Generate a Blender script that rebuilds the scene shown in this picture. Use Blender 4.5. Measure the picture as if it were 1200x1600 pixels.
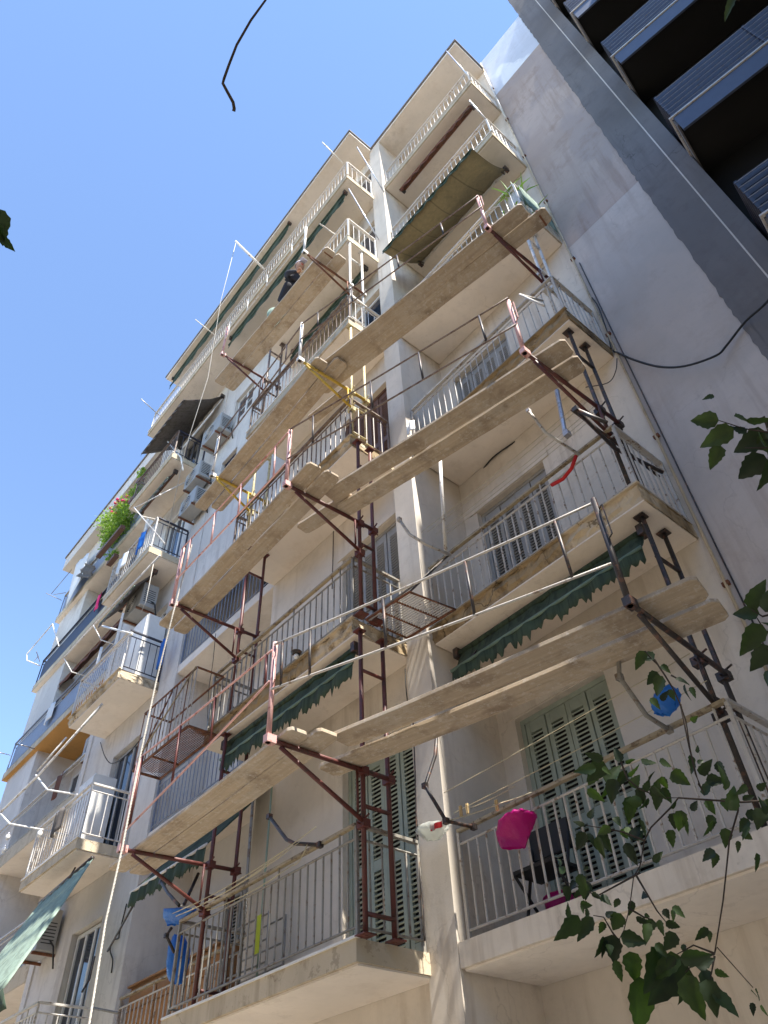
import bpy, math, random
from mathutils import Vector, Matrix
R_ = math.radians
random.seed(7)
for o in list(bpy.data.objects): bpy.data.objects.remove(o)
SC = bpy.context.scene
COL = SC.collection

# ---------------------------------------------------------------- camera, light, exposure
# metres; the origin is the photographer's eye, the street is 1.6 m below it
cam_d = bpy.data.cameras.new('camera'); cam = bpy.data.objects.new('camera', cam_d); COL.objects.link(cam)
cam.location = (0, 0, 0); cam.rotation_euler = (2.36, 0.0399, 0.8746)
cam_d.sensor_fit = 'VERTICAL'; cam_d.sensor_height = 36; cam_d.sensor_width = 27
cam_d.lens = 36 * 1169.0 / 1600; cam_d.clip_start = 0.05; cam_d.clip_end = 2000
SC.camera = cam
SUN_EL, SUN_AZ = 60.0, 95.5          # azimuth clockwise from +Y
w = bpy.data.worlds.new('World'); SC.world = w; w.use_nodes = True
nt = w.node_tree; nt.nodes.clear()
sky = nt.nodes.new('ShaderNodeTexSky'); sky.sky_type = 'NISHITA'; sky.sun_disc = False
sky.sun_elevation = R_(SUN_EL); sky.sun_rotation = R_(SUN_AZ)
sky.air_density = 0.85; sky.dust_density = 0.0; sky.ozone_density = 2.0; sky.altitude = 0
bg = nt.nodes.new('ShaderNodeBackground'); bg.inputs[1].default_value = 0.15
wo = nt.nodes.new('ShaderNodeOutputWorld')
nt.links.new(sky.outputs[0], bg.inputs[0]); nt.links.new(bg.outputs[0], wo.inputs[0])
sd = bpy.data.lights.new('sun', 'SUN'); sd.energy = 4.6; sd.angle = R_(0.5); sd.color = (1.0, 0.95, 0.86)
sun = bpy.data.objects.new('sun', sd); COL.objects.link(sun)
e, a = R_(SUN_EL), R_(SUN_AZ)
SD = Vector((math.sin(a) * math.cos(e), math.cos(a) * math.cos(e), math.sin(e)))
sun.rotation_euler = SD.to_track_quat('Z', 'Y').to_euler(); sun.location = (30, 0, 40)
SC.view_settings.view_transform = 'Standard'; SC.view_settings.look = 'None'
SC.view_settings.gamma = 1; SC.view_settings.exposure = 1.52; SC.view_settings.use_curve_mapping = False
SC.cycles.max_bounces = 10; SC.cycles.diffuse_bounces = 6

# ---------------------------------------------------------------- materials
def newmat(name):
    m = bpy.data.materials.new(name); m.use_nodes = True
    return m, m.node_tree, m.node_tree.nodes['Principled BSDF']
def nn(t, k, **kw):
    n = t.nodes.new(k)
    for a_, v in kw.items(): setattr(n, a_, v)
    return n
def noise(t, vec, scale, detail=4, rough=.6):
    n = nn(t, 'ShaderNodeTexNoise'); n.inputs['Scale'].default_value = scale
    n.inputs['Detail'].default_value = detail; n.inputs['Roughness'].default_value = rough
    t.links.new(vec, n.inputs['Vector']); return n.outputs['Fac']
def ramp(t, fac, a_, b_, c0=(0, 0, 0, 1), c1=(1, 1, 1, 1)):
    r = nn(t, 'ShaderNodeValToRGB'); r.color_ramp.elements[0].position = a_; r.color_ramp.elements[1].position = b_
    r.color_ramp.elements[0].color = c0; r.color_ramp.elements[1].color = c1
    t.links.new(fac, r.inputs[0]); return r.outputs[0]
def mix(t, fac, A, B, mode='MIX'):
    m = nn(t, 'ShaderNodeMixRGB', blend_type=mode)
    for s, v in ((m.inputs[0], fac), (m.inputs[1], A), (m.inputs[2], B)):
        if isinstance(v, (int, float)): s.default_value = v
        elif isinstance(v, tuple): s.default_value = v if len(v) == 4 else v + (1,)
        else: t.links.new(v, s)
    return m.outputs[0]
def objvec(t, scale=(1, 1, 1)):
    g = nn(t, 'ShaderNodeNewGeometry'); m = nn(t, 'ShaderNodeMapping'); m.inputs['Scale'].default_value = scale
    t.links.new(g.outputs['Position'], m.inputs[0]); return m.outputs[0]
def bump(t, b, h, strength, dist=.01):
    n = nn(t, 'ShaderNodeBump'); n.inputs['Strength'].default_value = strength; n.inputs['Distance'].default_value = dist
    t.links.new(h, n.inputs['Height']); t.links.new(n.outputs[0], b.inputs['Normal'])
def stucco(name, col, dirt=(.2, .16, .11), amt=.5, streak=.5, bmp=.3, rough=.9, peel=.35, crack=.5, patch=.0, patchcol=(.4, .36, .32)):
    """painted render: soft tone drift, rain streaks, peeled flakes, hairline cracks, repair patches"""
    m, t, b = newmat(name); p = objvec(t)
    big = noise(t, p, .55, 6, .6); fine = noise(t, p, 7, 6, .7); st = noise(t, objvec(t, (7, 7, .5)), 1, 5, .6); med = noise(t, p, 1.9, 9, .72)
    c = mix(t, ramp(t, big, .40, .62), tuple(x * .88 for x in col), tuple(min(1, x * 1.05) for x in col))
    c = mix(t, ramp(t, fine, .50, .68, (0, 0, 0, 1), (.3,) * 3 + (1,)), c, tuple(x * .76 for x in col))
    if patch: c = mix(t, ramp(t, noise(t, objvec(t, (1, 1, .55)), .9, 3, .4), .52, .55, (0, 0, 0, 1), (patch,) * 3 + (1,)), c, patchcol)
    msk = mix(t, 1.0, ramp(t, st, .50, .66), ramp(t, big, .40, .58), 'MULTIPLY')
    c = mix(t, mix(t, 1.0, msk, (streak,) * 3, 'MULTIPLY'), c, dirt)
    c = mix(t, ramp(t, med, .54, .66, (0, 0, 0, 1), (amt,) * 3 + (1,)), c, dirt)
    pl = ramp(t, noise(t, p, 2.6, 11, .78), .585, .592)
    c = mix(t, mix(t, 1.0, pl, (peel,) * 3, 'MULTIPLY'), c, tuple(x * .55 + y * .25 for x, y in zip(col, dirt)))
    if crack:
        wv = nn(t, 'ShaderNodeVectorMath', operation='ADD'); nz = nn(t, 'ShaderNodeTexNoise'); nz.inputs['Scale'].default_value = 2.2; nz.inputs['Detail'].default_value = 6
        t.links.new(p, nz.inputs['Vector']); sc = nn(t, 'ShaderNodeVectorMath', operation='SCALE'); sc.inputs['Scale'].default_value = .9
        t.links.new(nz.outputs['Color'], sc.inputs[0]); t.links.new(p, wv.inputs[0]); t.links.new(sc.outputs[0], wv.inputs[1])
        vo = nn(t, 'ShaderNodeTexVoronoi', feature='DISTANCE_TO_EDGE'); vo.inputs['Scale'].default_value = .75; t.links.new(wv.outputs[0], vo.inputs['Vector'])
        ck = mix(t, 1.0, ramp(t, vo.outputs['Distance'], .0, .008, (1, 1, 1, 1), (0, 0, 0, 1)), ramp(t, big, .50, .54), 'MULTIPLY')
        c = mix(t, mix(t, 1.0, ck, (crack,) * 3, 'MULTIPLY'), c, tuple(x * .5 for x in dirt))
    t.links.new(c, b.inputs['Base Color']); b.inputs['Roughness'].default_value = rough
    b.inputs['Specular IOR Level'].default_value = .25
    bump(t, b, noise(t, p, 55, 6, .75), bmp, .006); return m
def metal(name, col, rust=(.16, .06, .03), amt=.5, rough=.5, met=0.0, sc=14):
    m, t, b = newmat(name); p = objvec(t)
    n = noise(t, p, sc, 6, .7)
    c = mix(t, ramp(t, n, .60 - .16 * amt, .66 - .12 * amt), col, rust)
    c = mix(t, ramp(t, noise(t, p, 40, 3), .4, .8, (0, 0, 0, 1), (.35,) * 3 + (1,)), c, tuple(x * .55 for x in col))
    t.links.new(c, b.inputs['Base Color']); b.inputs['Roughness'].default_value = rough; b.inputs['Metallic'].default_value = met
    bump(t, b, noise(t, p, 90, 4), .25, .002); return m
def wood(name, col, splat=.5, sc=1.0):
    m, t, b = newmat(name)
    tc = nn(t, 'ShaderNodeTexCoord'); mp = nn(t, 'ShaderNodeMapping'); mp.inputs['Scale'].default_value = (1.2 * sc, 26 * sc, 26 * sc)
    oi = nn(t, 'ShaderNodeObjectInfo'); ad = nn(t, 'ShaderNodeVectorMath'); t.links.new(tc.outputs['Object'], ad.inputs[0])
    t.links.new(oi.outputs['Random'], ad.inputs[1]); t.links.new(ad.outputs[0], mp.inputs[0])
    g = noise(t, mp.outputs[0], 1.3, 8, .65); p = objvec(t)
    c = mix(t, ramp(t, g, .3, .72), tuple(x * .72 for x in col), tuple(min(1, x * 1.12) for x in col))
    c = mix(t, ramp(t, noise(t, p, 2.6, 6, .7), .50, .64, (0, 0, 0, 1), (.65,) * 3 + (1,)), c, (.20, .145, .10))
    c = mix(t, ramp(t, noise(t, p, 1.7, 8, .78), .50, .58, (0, 0, 0, 1), (splat * .8,) * 3 + (1,)), c, (.55, .49, .41))
    c = mix(t, ramp(t, noise(t, p, 16, 7, .8), .55, .60, (0, 0, 0, 1), (splat,) * 3 + (1,)), c, (.62, .57, .50))
    c = mix(t, ramp(t, oi.outputs['Random'], 0, 1, (.0,) * 3 + (1,), (.28,) * 3 + (1,)), c, (.30, .24, .18))
    t.links.new(c, b.inputs['Base Color']); b.inputs['Roughness'].default_value = .85
    bump(t, b, g, .35, .004); return m
def fabric(name, col, dirt=(.12, .12, .08), amt=.4, trans=.25):
    m, t, b = newmat(name); p = objvec(t)
    c = mix(t, mix(t, 1.0, ramp(t, noise(t, p, 2.2, 7, .7), .4, .75), (amt,) * 3, 'MULTIPLY'), col, dirt)
    c = mix(t, ramp(t, noise(t, objvec(t, (6, 6, 1)), 3, 4), .45, .7, (0, 0, 0, 1), (.3,) * 3 + (1,)), c, tuple(min(1, x * 1.5) for x in col))
    sx = nn(t, 'ShaderNodeSeparateXYZ'); t.links.new(p, sx.inputs[0]); fr = nn(t, 'ShaderNodeMath', operation='MULTIPLY'); fr.inputs[1].default_value = 1.9; t.links.new(sx.outputs[0], fr.inputs[0])
    f2 = nn(t, 'ShaderNodeMath', operation='FRACT'); t.links.new(fr.outputs[0], f2.inputs[0])
    c = mix(t, ramp(t, f2.outputs[0], .03, .05, (.55, .55, .55, 1), (0, 0, 0, 1)), c, tuple(x * .4 for x in col))
    c = mix(t, ramp(t, noise(t, objvec(t, (9, 9, .8)), 1.5, 6), .5, .6, (0, 0, 0, 1), (amt,) * 3 + (1,)), c, tuple(x * .45 for x in dirt))
    t.links.new(c, b.inputs['Base Color']); b.inputs['Roughness'].default_value = .9
    tr = nn(t, 'ShaderNodeBsdfTranslucent'); t.links.new(c, tr.inputs[0]); ms = nn(t, 'ShaderNodeMixShader'); ms.inputs[0].default_value = trans
    out = t.nodes['Material Output']; t.links.new(b.outputs[0], ms.inputs[1]); t.links.new(tr.outputs[0], ms.inputs[2]); t.links.new(ms.outputs[0], out.inputs[0])
    bump(t, b, noise(t, p, 25, 4), .3, .01); return m
def plain(name, col, rough=.6, met=0., var=.25, sc=8):
    m, t, b = newmat(name); p = objvec(t)
    c = mix(t, ramp(t, noise(t, p, sc, 5), .35, .75, (0, 0, 0, 1), (var,) * 3 + (1,)), col, tuple(x * .45 for x in col))
    t.links.new(c, b.inputs['Base Color']); b.inputs['Roughness'].default_value = rough; b.inputs['Metallic'].default_value = met
    return m
def plastic_bag(name, col, trans=.45):
    m, t, b = newmat(name); p = objvec(t)
    b.inputs['Base Color'].default_value = col + (1,); b.inputs['Roughness'].default_value = .3
    tr = nn(t, 'ShaderNodeBsdfTranslucent'); tr.inputs[0].default_value = col + (1,); ms = nn(t, 'ShaderNodeMixShader'); ms.inputs[0].default_value = trans
    out = t.nodes['Material Output']; t.links.new(b.outputs[0], ms.inputs[1]); t.links.new(tr.outputs[0], ms.inputs[2]); t.links.new(ms.outputs[0], out.inputs[0])
    bump(t, b, noise(t, p, 22, 5), .6, .02); return m
M = {}
M['cream'] = stucco('cream stucco', (.70, .625, .53), dirt=(.36, .28, .20), amt=.22, streak=.4, peel=.25, crack=.22)
M['ceiling'] = stucco('balcony soffit paint', (.79, .71, .62), dirt=(.46, .36, .26), amt=.22, streak=.0, bmp=.12, peel=.3, crack=.2)
M['greyblue'] = stucco('pale grey stucco', (.66, .62, .57), dirt=(.36, .31, .28), amt=.25, streak=.4, peel=.25, crack=.22)
M['edge'] = stucco('weathered slab edge', (.56, .47, .34), dirt=(.18, .12, .07), amt=.65, streak=.4, bmp=.7, peel=.8)
M['crack'] = stucco('crumbling slab edge', (.34, .255, .15), dirt=(.10, .065, .035), amt=.9, streak=.7, bmp=1.0, peel=1.0, crack=1.0, patch=.85, patchcol=(.60, .50, .36))
M['blank'] = stucco('patched grey render', (.46, .375, .33), dirt=(.30, .22, .17), amt=.5, streak=.5, patch=.45, patchcol=(.34, .295, .285), crack=.12, peel=.15)
M['blankpale'] = stucco('pale whitewashed render', (.54, .48, .44), dirt=(.40, .33, .29), amt=.45, streak=.55, patch=.35, patchcol=(.42, .385, .36), crack=.18, peel=.2)
M['blanklit'] = stucco('render with painted light patch', (.62, .66, .74), dirt=(.46, .46, .50), amt=.3, streak=.3, patch=.8, patchcol=(.82, .84, .86), crack=.1)  # bluish light on the wall top, put into the colour
M['darkgrey'] = stucco('smooth dark grey render', (.185, .175, .175), dirt=(.12, .11, .11), amt=.4, streak=.5, bmp=.15)
M['navy'] = plain('dark blue paint', (.024, .027, .05), .5)
M['fascia'] = plain('blue grey fascia', (.075, .095, .15), .6)
M['shadeblack'] = plain('black with painted shade', (.012, .011, .011), .9)  # shade under the balconies and in the recess, painted as black
M['redpipe'] = metal('red primer tube', (.115, .028, .022), rust=(.07, .03, .022), amt=.5)
M['sunlitpipe'] = metal('sunlit pink tube', (.62, .36, .33), rust=(.36, .12, .09), amt=.3)  # red tube as it looks in sun, brightness put into the colour
M['blackpipe'] = metal('black rusty tube', (.035, .028, .026), rust=(.14, .065, .04), amt=.45)
M['paleyellow'] = metal('cream yellow tube', (.56, .47, .25), rust=(.25, .17, .08), amt=.4)
M['yellowpipe'] = metal('yellow tube', (.60, .40, .05), rust=(.22, .13, .04), amt=.4)
M['whitepipe'] = metal('white painted tube', (.70, .67, .62), rust=(.30, .22, .16), amt=.25)
M['silver'] = metal('galvanised tube', (.55, .55, .58), rust=(.3, .28, .27), amt=.3, rough=.35, met=.6)
M['railgrey'] = metal('grey balcony paint', (.26, .245, .215), rust=(.16, .10, .06), amt=.35)
M['raillight'] = metal('light grey balcony paint', (.52, .49, .45), rust=(.22, .15, .1), amt=.25)
M['railwhite'] = metal('white balcony paint', (.62, .59, .55), rust=(.35, .25, .18), amt=.2)
M['railbrown'] = metal('brown rusty rail', (.19, .14, .11), rust=(.09, .045, .03), amt=.6)
M['railblue'] = metal('blue grey rail', (.22, .25, .32), rust=(.2, .17, .15), amt=.2)
M['handrail'] = metal('worn wooden handrail', (.38, .31, .20), rust=(.16, .11, .06), amt=.5)
M['plank'] = wood('scaffold board', (.51, .41, .295), .6)
M['ply'] = wood('stained cabinet wood', (.42, .20, .07), splat=.05, sc=.6)
M['shutter'] = plain('sage green shutter paint', (.34, .385, .315), .6, var=.35)
M['shutgrey'] = plain('grey shutter paint', (.33, .32, .30), .6, var=.35)
M['brownwood'] = plain('brown varnished shutter', (.13, .065, .045), .5)
M['glass'] = plain('dark window glass', (.03, .04, .06), .08, 0, .1)
M['void'] = plain('dark sheet for unlit interior', (.02, .018, .017), .9)  # near-black for sheets that stand in for unlit interiors
M['white'] = plain('white plastic', (.72, .71, .68), .5, var=.2)
M['ac'] = plain('air conditioner casing', (.36, .36, .35), .5, var=.3, sc=4)
M['black'] = plain('black rubber', (.02, .02, .02), .6)
M['greenbar'] = plain('dull green painted tube', (.13, .20, .155), .6, var=.5)
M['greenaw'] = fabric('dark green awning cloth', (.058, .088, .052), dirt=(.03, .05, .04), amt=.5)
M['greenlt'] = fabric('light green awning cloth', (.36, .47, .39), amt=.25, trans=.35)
M['greyaw'] = fabric('grey brown awning cloth', (.16, .14, .13), amt=.4)
M['oliveaw'] = fabric('brownish olive awning cloth', (.30, .25, .15), amt=.15)  # brownish olive, lighter than the dark green cloth
M['brownaw'] = fabric('rust brown awning cloth', (.20, .075, .05), amt=.5)
M['tan'] = stucco('ochre painted soffit', (.50, .27, .09), dirt=(.25, .14, .06), amt=.3, streak=0, bmp=.1)
M['bagblue'] = plastic_bag('blue plastic', (.03, .22, .68))
M['bagpink'] = plastic_bag('magenta plastic', (.50, .01, .22))
M['bagclear'] = plastic_bag('milky plastic', (.65, .66, .62), .6)
M['red'] = plain('red cloth', (.55, .02, .02), .8)
M['rope'] = plain('white hoist rope', (.50, .47, .42), .9, var=.5, sc=60)
M['string'] = plain('beige clothes line', (.5, .44, .3), .9)
M['pin'] = plain('wooden peg', (.62, .45, .22), .8)
M['rust'] = metal('rusted iron', (.20, .08, .04), rust=(.10, .05, .03), amt=.6, rough=.85)
M['yellow'] = plain('lime plastic', (.55, .62, .03), .5)
M['bark'] = plain('twig bark', (.05, .035, .025), .9)
M['skin'] = plain('skin', (.42, .24, .16), .6, var=.1)
M['cloth'] = plain('dark work clothes', (.022, .022, .03), .9)
M['cap'] = plain('pale cap', (.55, .53, .62), .9)
M['flower'] = plain('pink petals', (.75, .03, .16), .7)
M['asphalt'] = stucco('asphalt', (.22, .19, .15), dirt=(.03, .03, .03), amt=.5, streak=0, bmp=.6)
M['paving'] = stucco('pavement slabs', (.46, .41, .34), dirt=(.2, .18, .15), amt=.4, streak=0)
M['kerb'] = stucco('kerb stone', (.40, .39, .37), amt=.4, streak=0)
M['paint'] = plain('road paint', (.75, .75, .72), .7)
def leafmat(name, c1, c2, tr=.45):
    m, t, b = newmat(name); oi = nn(t, 'ShaderNodeObjectInfo'); p = objvec(t)
    c = mix(t, oi.outputs['Random'], c1, c2); c = mix(t, ramp(t, noise(t, p, 30, 4), .4, .7, (0, 0, 0, 1), (.35,) * 3 + (1,)), c, tuple(x * .5 for x in c1))
    t.links.new(c, b.inputs['Base Color']); b.inputs['Roughness'].default_value = .55
    tn = nn(t, 'ShaderNodeBsdfTranslucent'); t.links.new(mix(t, 1.0, c, (1.6, 1.9, .5), 'MULTIPLY'), tn.inputs[0]); ms = nn(t, 'ShaderNodeMixShader'); ms.inputs[0].default_value = tr
    out = t.nodes['Material Output']; t.links.new(b.outputs[0], ms.inputs[1]); t.links.new(tn.outputs[0], ms.inputs[2]); t.links.new(ms.outputs[0], out.inputs[0]); return m
M['leaf'] = leafmat('mulberry leaf', (.012, .022, .009), (.045, .08, .015), .26)
M['plant'] = leafmat('balcony plant leaf', (.17, .26, .06), (.34, .40, .13), .45)

# ---------------------------------------------------------------- mesh helpers
OFF = {}
class MB:
    def __init__(s): s.v = []; s.f = []
    def box(s, x0, x1, y0, y1, z0, z1):
        b = len(s.v); s.v += [(x, y, z) for z in (z0, z1) for x, y in ((x0, y0), (x1, y0), (x1, y1), (x0, y1))]
        s.f += [tuple(b + i for i in q) for q in ((3, 2, 1, 0), (4, 5, 6, 7), (0, 1, 5, 4), (1, 2, 6, 5), (2, 3, 7, 6), (3, 0, 4, 7))]; return s
    def obox(s, c, ax, ay, az):
        c = Vector(c); ax, ay, az = Vector(ax), Vector(ay), Vector(az); b = len(s.v)
        s.v += [tuple(c + i * ax + j * ay + k * az) for k in (-1, 1) for i, j in ((-1, -1), (1, -1), (1, 1), (-1, 1))]
        s.f += [tuple(b + i for i in q) for q in ((3, 2, 1, 0), (4, 5, 6, 7), (0, 1, 5, 4), (1, 2, 6, 5), (2, 3, 7, 6), (3, 0, 4, 7))]; return s
    def path(s, pts, r, n=6, r2=None):
        pts = [Vector(p) for p in pts]; b = len(s.v); L = len(pts); prev = None
        for i, p in enumerate(pts):
            d = (pts[min(i + 1, L - 1)] - pts[max(i - 1, 0)]).normalized()
            up = Vector((0, 0, 1)) if abs(d.z) < .9 else Vector((1, 0, 0))
            if prev is None: u = d.cross(up).normalized()
            else: u = (prev - d * prev.dot(d)).normalized()
            prev = u; vv = d.cross(u); rr = r if r2 is None else r + (r2 - r) * i / max(1, L - 1)
            for k in range(n):
                t = 2 * math.pi * k / n; s.v.append(tuple(p + (u * math.cos(t) + vv * math.sin(t)) * rr))
        for i in range(L - 1):
            for k in range(n):
                a0 = b + i * n + k; a1 = b + i * n + (k + 1) % n; s.f.append((a0, a1, a1 + n, a0 + n))
        s.f.append(tuple(b + k for k in range(n))[::-1]); s.f.append(tuple(b + (L - 1) * n + k for k in range(n))); return s
    def poly(s, pts):
        b = len(s.v); s.v += [tuple(p) for p in pts]; s.f.append(tuple(range(b, b + len(pts)))); return s
    def grid(s, fn, nu, nv):
        b = len(s.v)
        for j in range(nv + 1):
            for i in range(nu + 1): s.v.append(tuple(fn(i / nu, j / nv)))
        for j in range(nv):
            for i in range(nu):
                k = b + j * (nu + 1) + i; s.f.append((k, k + 1, k + nu + 2, k + nu + 1))
        return s
    def ball(s, c, rx, ry, rz, nu=10, nv=6):
        return s.grid(lambda u, v: (c[0] + rx * math.cos(2 * math.pi * u) * math.sin(math.pi * v), c[1] + ry * math.sin(2 * math.pi * u) * math.sin(math.pi * v), c[2] - rz * math.cos(math.pi * v)), nu, nv)
    def mesh(s, name, mat, off=(0, 0, 0), smooth=False):
        me = bpy.data.meshes.new(name); me.from_pydata([(x - off[0], y - off[1], z - off[2]) for x, y, z in s.v], [], s.f)
        me.materials.append(mat)
        if smooth: me.polygons.foreach_set('use_smooth', [True] * len(me.polygons))
        me.update(); return me
    def build(s, name, mat, parent=None, smooth=False, kind=None, at=None, bevel=0, solid=0):
        po = OFF.get(parent, (0, 0, 0)) if parent else (0, 0, 0)
        org = at if at is not None else po
        if parent is None and at is None:
            n = len(s.v); org = (sum(v[0] for v in s.v) / n, sum(v[1] for v in s.v) / n, min(v[2] for v in s.v))
        o = bpy.data.objects.new(name, s.mesh(name, M[mat] if isinstance(mat, str) else mat, org, smooth)); COL.objects.link(o)
        OFF[o] = org; o.parent = parent; o.location = tuple(org[i] - po[i] for i in range(3)) if parent else org
        if kind: o['kind'] = kind
        if bevel:
            md = o.modifiers.new('bevel', 'BEVEL'); md.width = bevel; md.segments = 2; md.limit_method = 'ANGLE'
        if solid:
            md = o.modifiers.new('thickness', 'SOLIDIFY'); md.thickness = solid; md.offset = 0
        return o
def inst(me, name, parent, loc, rot=None, scale=None):
    po = OFF[parent]; o = bpy.data.objects.new(name, me); COL.objects.link(o); o.parent = parent
    o.location = tuple(loc[i] - po[i] for i in range(3)); OFF[o] = tuple(loc)
    if rot: o.rotation_euler = rot
    if scale: o.scale = scale
    return o
def tag(o, label, cat, group=None):
    o['label'] = label; o['category'] = cat
    if group: o['group'] = group
    return o
def thing(name, loc, label, cat, group=None):
    o = bpy.data.objects.new(name, None); COL.objects.link(o); o.location = loc; o.empty_display_size = .2; OFF[o] = tuple(loc)
    return tag(o, label, cat, group)
def box(name, mat, parent, *a, **k): return MB().box(*a).build(name, mat, parent, **k)
def tube(name, mat, parent, pts, r, n=7, **k): return MB().path(pts, r, n).build(name, mat, parent, smooth=True, **k)
def lerp(a_, b_, t): return tuple(a_[i] + (b_[i] - a_[i]) * t for i in range(3))
Z = lambda k: 1.75 + 3.0 * (k - 1)      # top of floor slab k

# ---------------------------------------------------------------- ground
GZ = -1.6
box('ground', 'asphalt', None, -900, 900, -900, 900, GZ - .3, GZ, kind='structure')
box('road', 'asphalt', None, -120, 120, -7.5, 1.6, GZ - .2, GZ + .004, kind='structure')
k_ = box('kerb', 'kerb', None, -120, 120, 1.6, 1.75, GZ - .2, GZ + .13, kind='structure')
pv = box('pavement', 'paving', None, -120, 120, 1.75, 6.5, GZ - .2, GZ + .125, kind='structure')
box('far_pavement', 'paving', None, -120, 120, -11, -7.5, GZ - .2, GZ + .125, kind='structure')
mb = MB()
for i in range(-12, 12): mb.box(i * 5, i * 5 + 2.2, -3.0, -2.88, GZ + .004, GZ + .009)
mb.build('road_marking', 'paint', None, kind='structure')

# ---------------------------------------------------------------- the main apartment building
B = thing('apartment_building', (-9.5, 5.5, GZ), 'cream concrete apartment block with stacked balconies, wrapped in scaffold planks', 'building')
YF, YW, YD = 3.90, 4.74, 5.57
FR = [-1.25] + [Z(k) for k in range(1, 7)]      # f0..f6
ROOF = 19.56
T = .17
BAL = []                                        # counted balusters
def baluster_mesh(mat, h, r=.008):
    key = (mat, round(h, 3), r)
    if key not in baluster_mesh.c: baluster_mesh.c[key] = MB().path([(0, 0, 0), (0, 0, h)], r, 5).mesh('baluster', M[mat])
    return baluster_mesh.c[key]
baluster_mesh.c = {}
STUFFB = {}
NB = [0]
def rail_run(parent, p, q, mat, h=.86, sp=.11, single=True, hand=None, low=.09, gap=.10, posts=(True, True)):
    """one straight run of balcony railing from p to q (floor points)"""
    p, q = Vector(p), Vector(q); d = q - p; L = d.length; up = Vector((0, 0, 1))
    MB().path([p + up * (h - gap), q + up * (h - gap)], .011, 6).build('rail_bar', mat, parent)
    MB().path([p + up * low, q + up * low], .011, 6).build('rail_bar', mat, parent)
    m = MB(); c = (p + q) / 2 + up * (h + .012)
    m.obox(c, d / 2, Vector((-d.y, d.x, 0)).normalized() * .022, up * .013); m.build('handrail', hand or mat, parent)
    n = max(1, int(L / sp)); H = h - gap - low
    for i in range(1, n):
        pt = p + d * i / n
        tall = (i % 8 == 0)
        hh = h - low if tall else H
        if single:
            inst(baluster_mesh(mat, hh, .0098), 'baluster', parent, tuple(pt + up * low)); NB[0] += 1
        else:
            STUFFB.setdefault(mat, MB()).path([pt + up * low, pt + up * (low + hh)], .008, 4)
    for flag, e_ in zip(posts, (p, q)):
        if flag: MB().obox(e_ + up * h / 2, (.014, 0, 0), (0, .014, 0), up * h / 2).build('rail_post', mat, parent)
def slab(parent, x0, x1, y0, y1, zt, mat='edge', t=T, under='ceiling', rough=False, rim=True):
    """a concrete balcony slab with its own kerb edge and a painted soffit"""
    m = MB()
    if rough:
        rnd = random.Random(int(zt * 7 + x0)); nx = int((x1 - x0) / .07)
        def prof(u, v):
            x = x0 + u * (x1 - x0)
            ps = [(y0 + .26, zt - t + .012), (y0 + .05, zt - t + .01), (y0 + .012, zt - t * .65), (y0, zt - t * .45), (y0 + .005, zt - .012), (y0 + .02, zt), (y1, zt)]
            k = v * 6; i = min(5, int(k)); a0, a1 = ps[i], ps[min(6, i + 1)]; f = k - i
            yy = a0[0] + (a1[0] - a0[0]) * f; zz = a0[1] + (a1[1] - a0[1]) * f
            am = .040 if 1 <= round(k) <= 4 else .0
            return (x, yy + rnd.random() * am, zz + (rnd.random() - .5) * am * .7)
        m.grid(prof, nx, 6); m.box(x0 + .01, x1 - .01, y0 + .05, y1, zt - t + .015, zt - .012)
        def prof2(u, v):
            y = y0 + u * (y1 - y0); return (x1 + .002 - rnd.random() * .02, y, zt - v * t + (rnd.random() - .5) * .012)
        m.grid(prof2, int((y1 - y0) / .06), 5)
    else:
        m.box(x0, x1, y0, y1, zt - t + .012, zt)
    s = m.build('balcony', mat, parent)
    if under: box('soffit', under, s, x0 + .02, x1 - .02, y0 + .03 + (.02 if rough else 0), y1 - .003, zt - t - .006, zt - t + .010)
    if rim: box('edge_trim', 'white' if mat == 'edge' else mat, s, x0, x1 + .015, y0 - .015, y0 + .03, zt, zt + .018)
    return s

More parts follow.
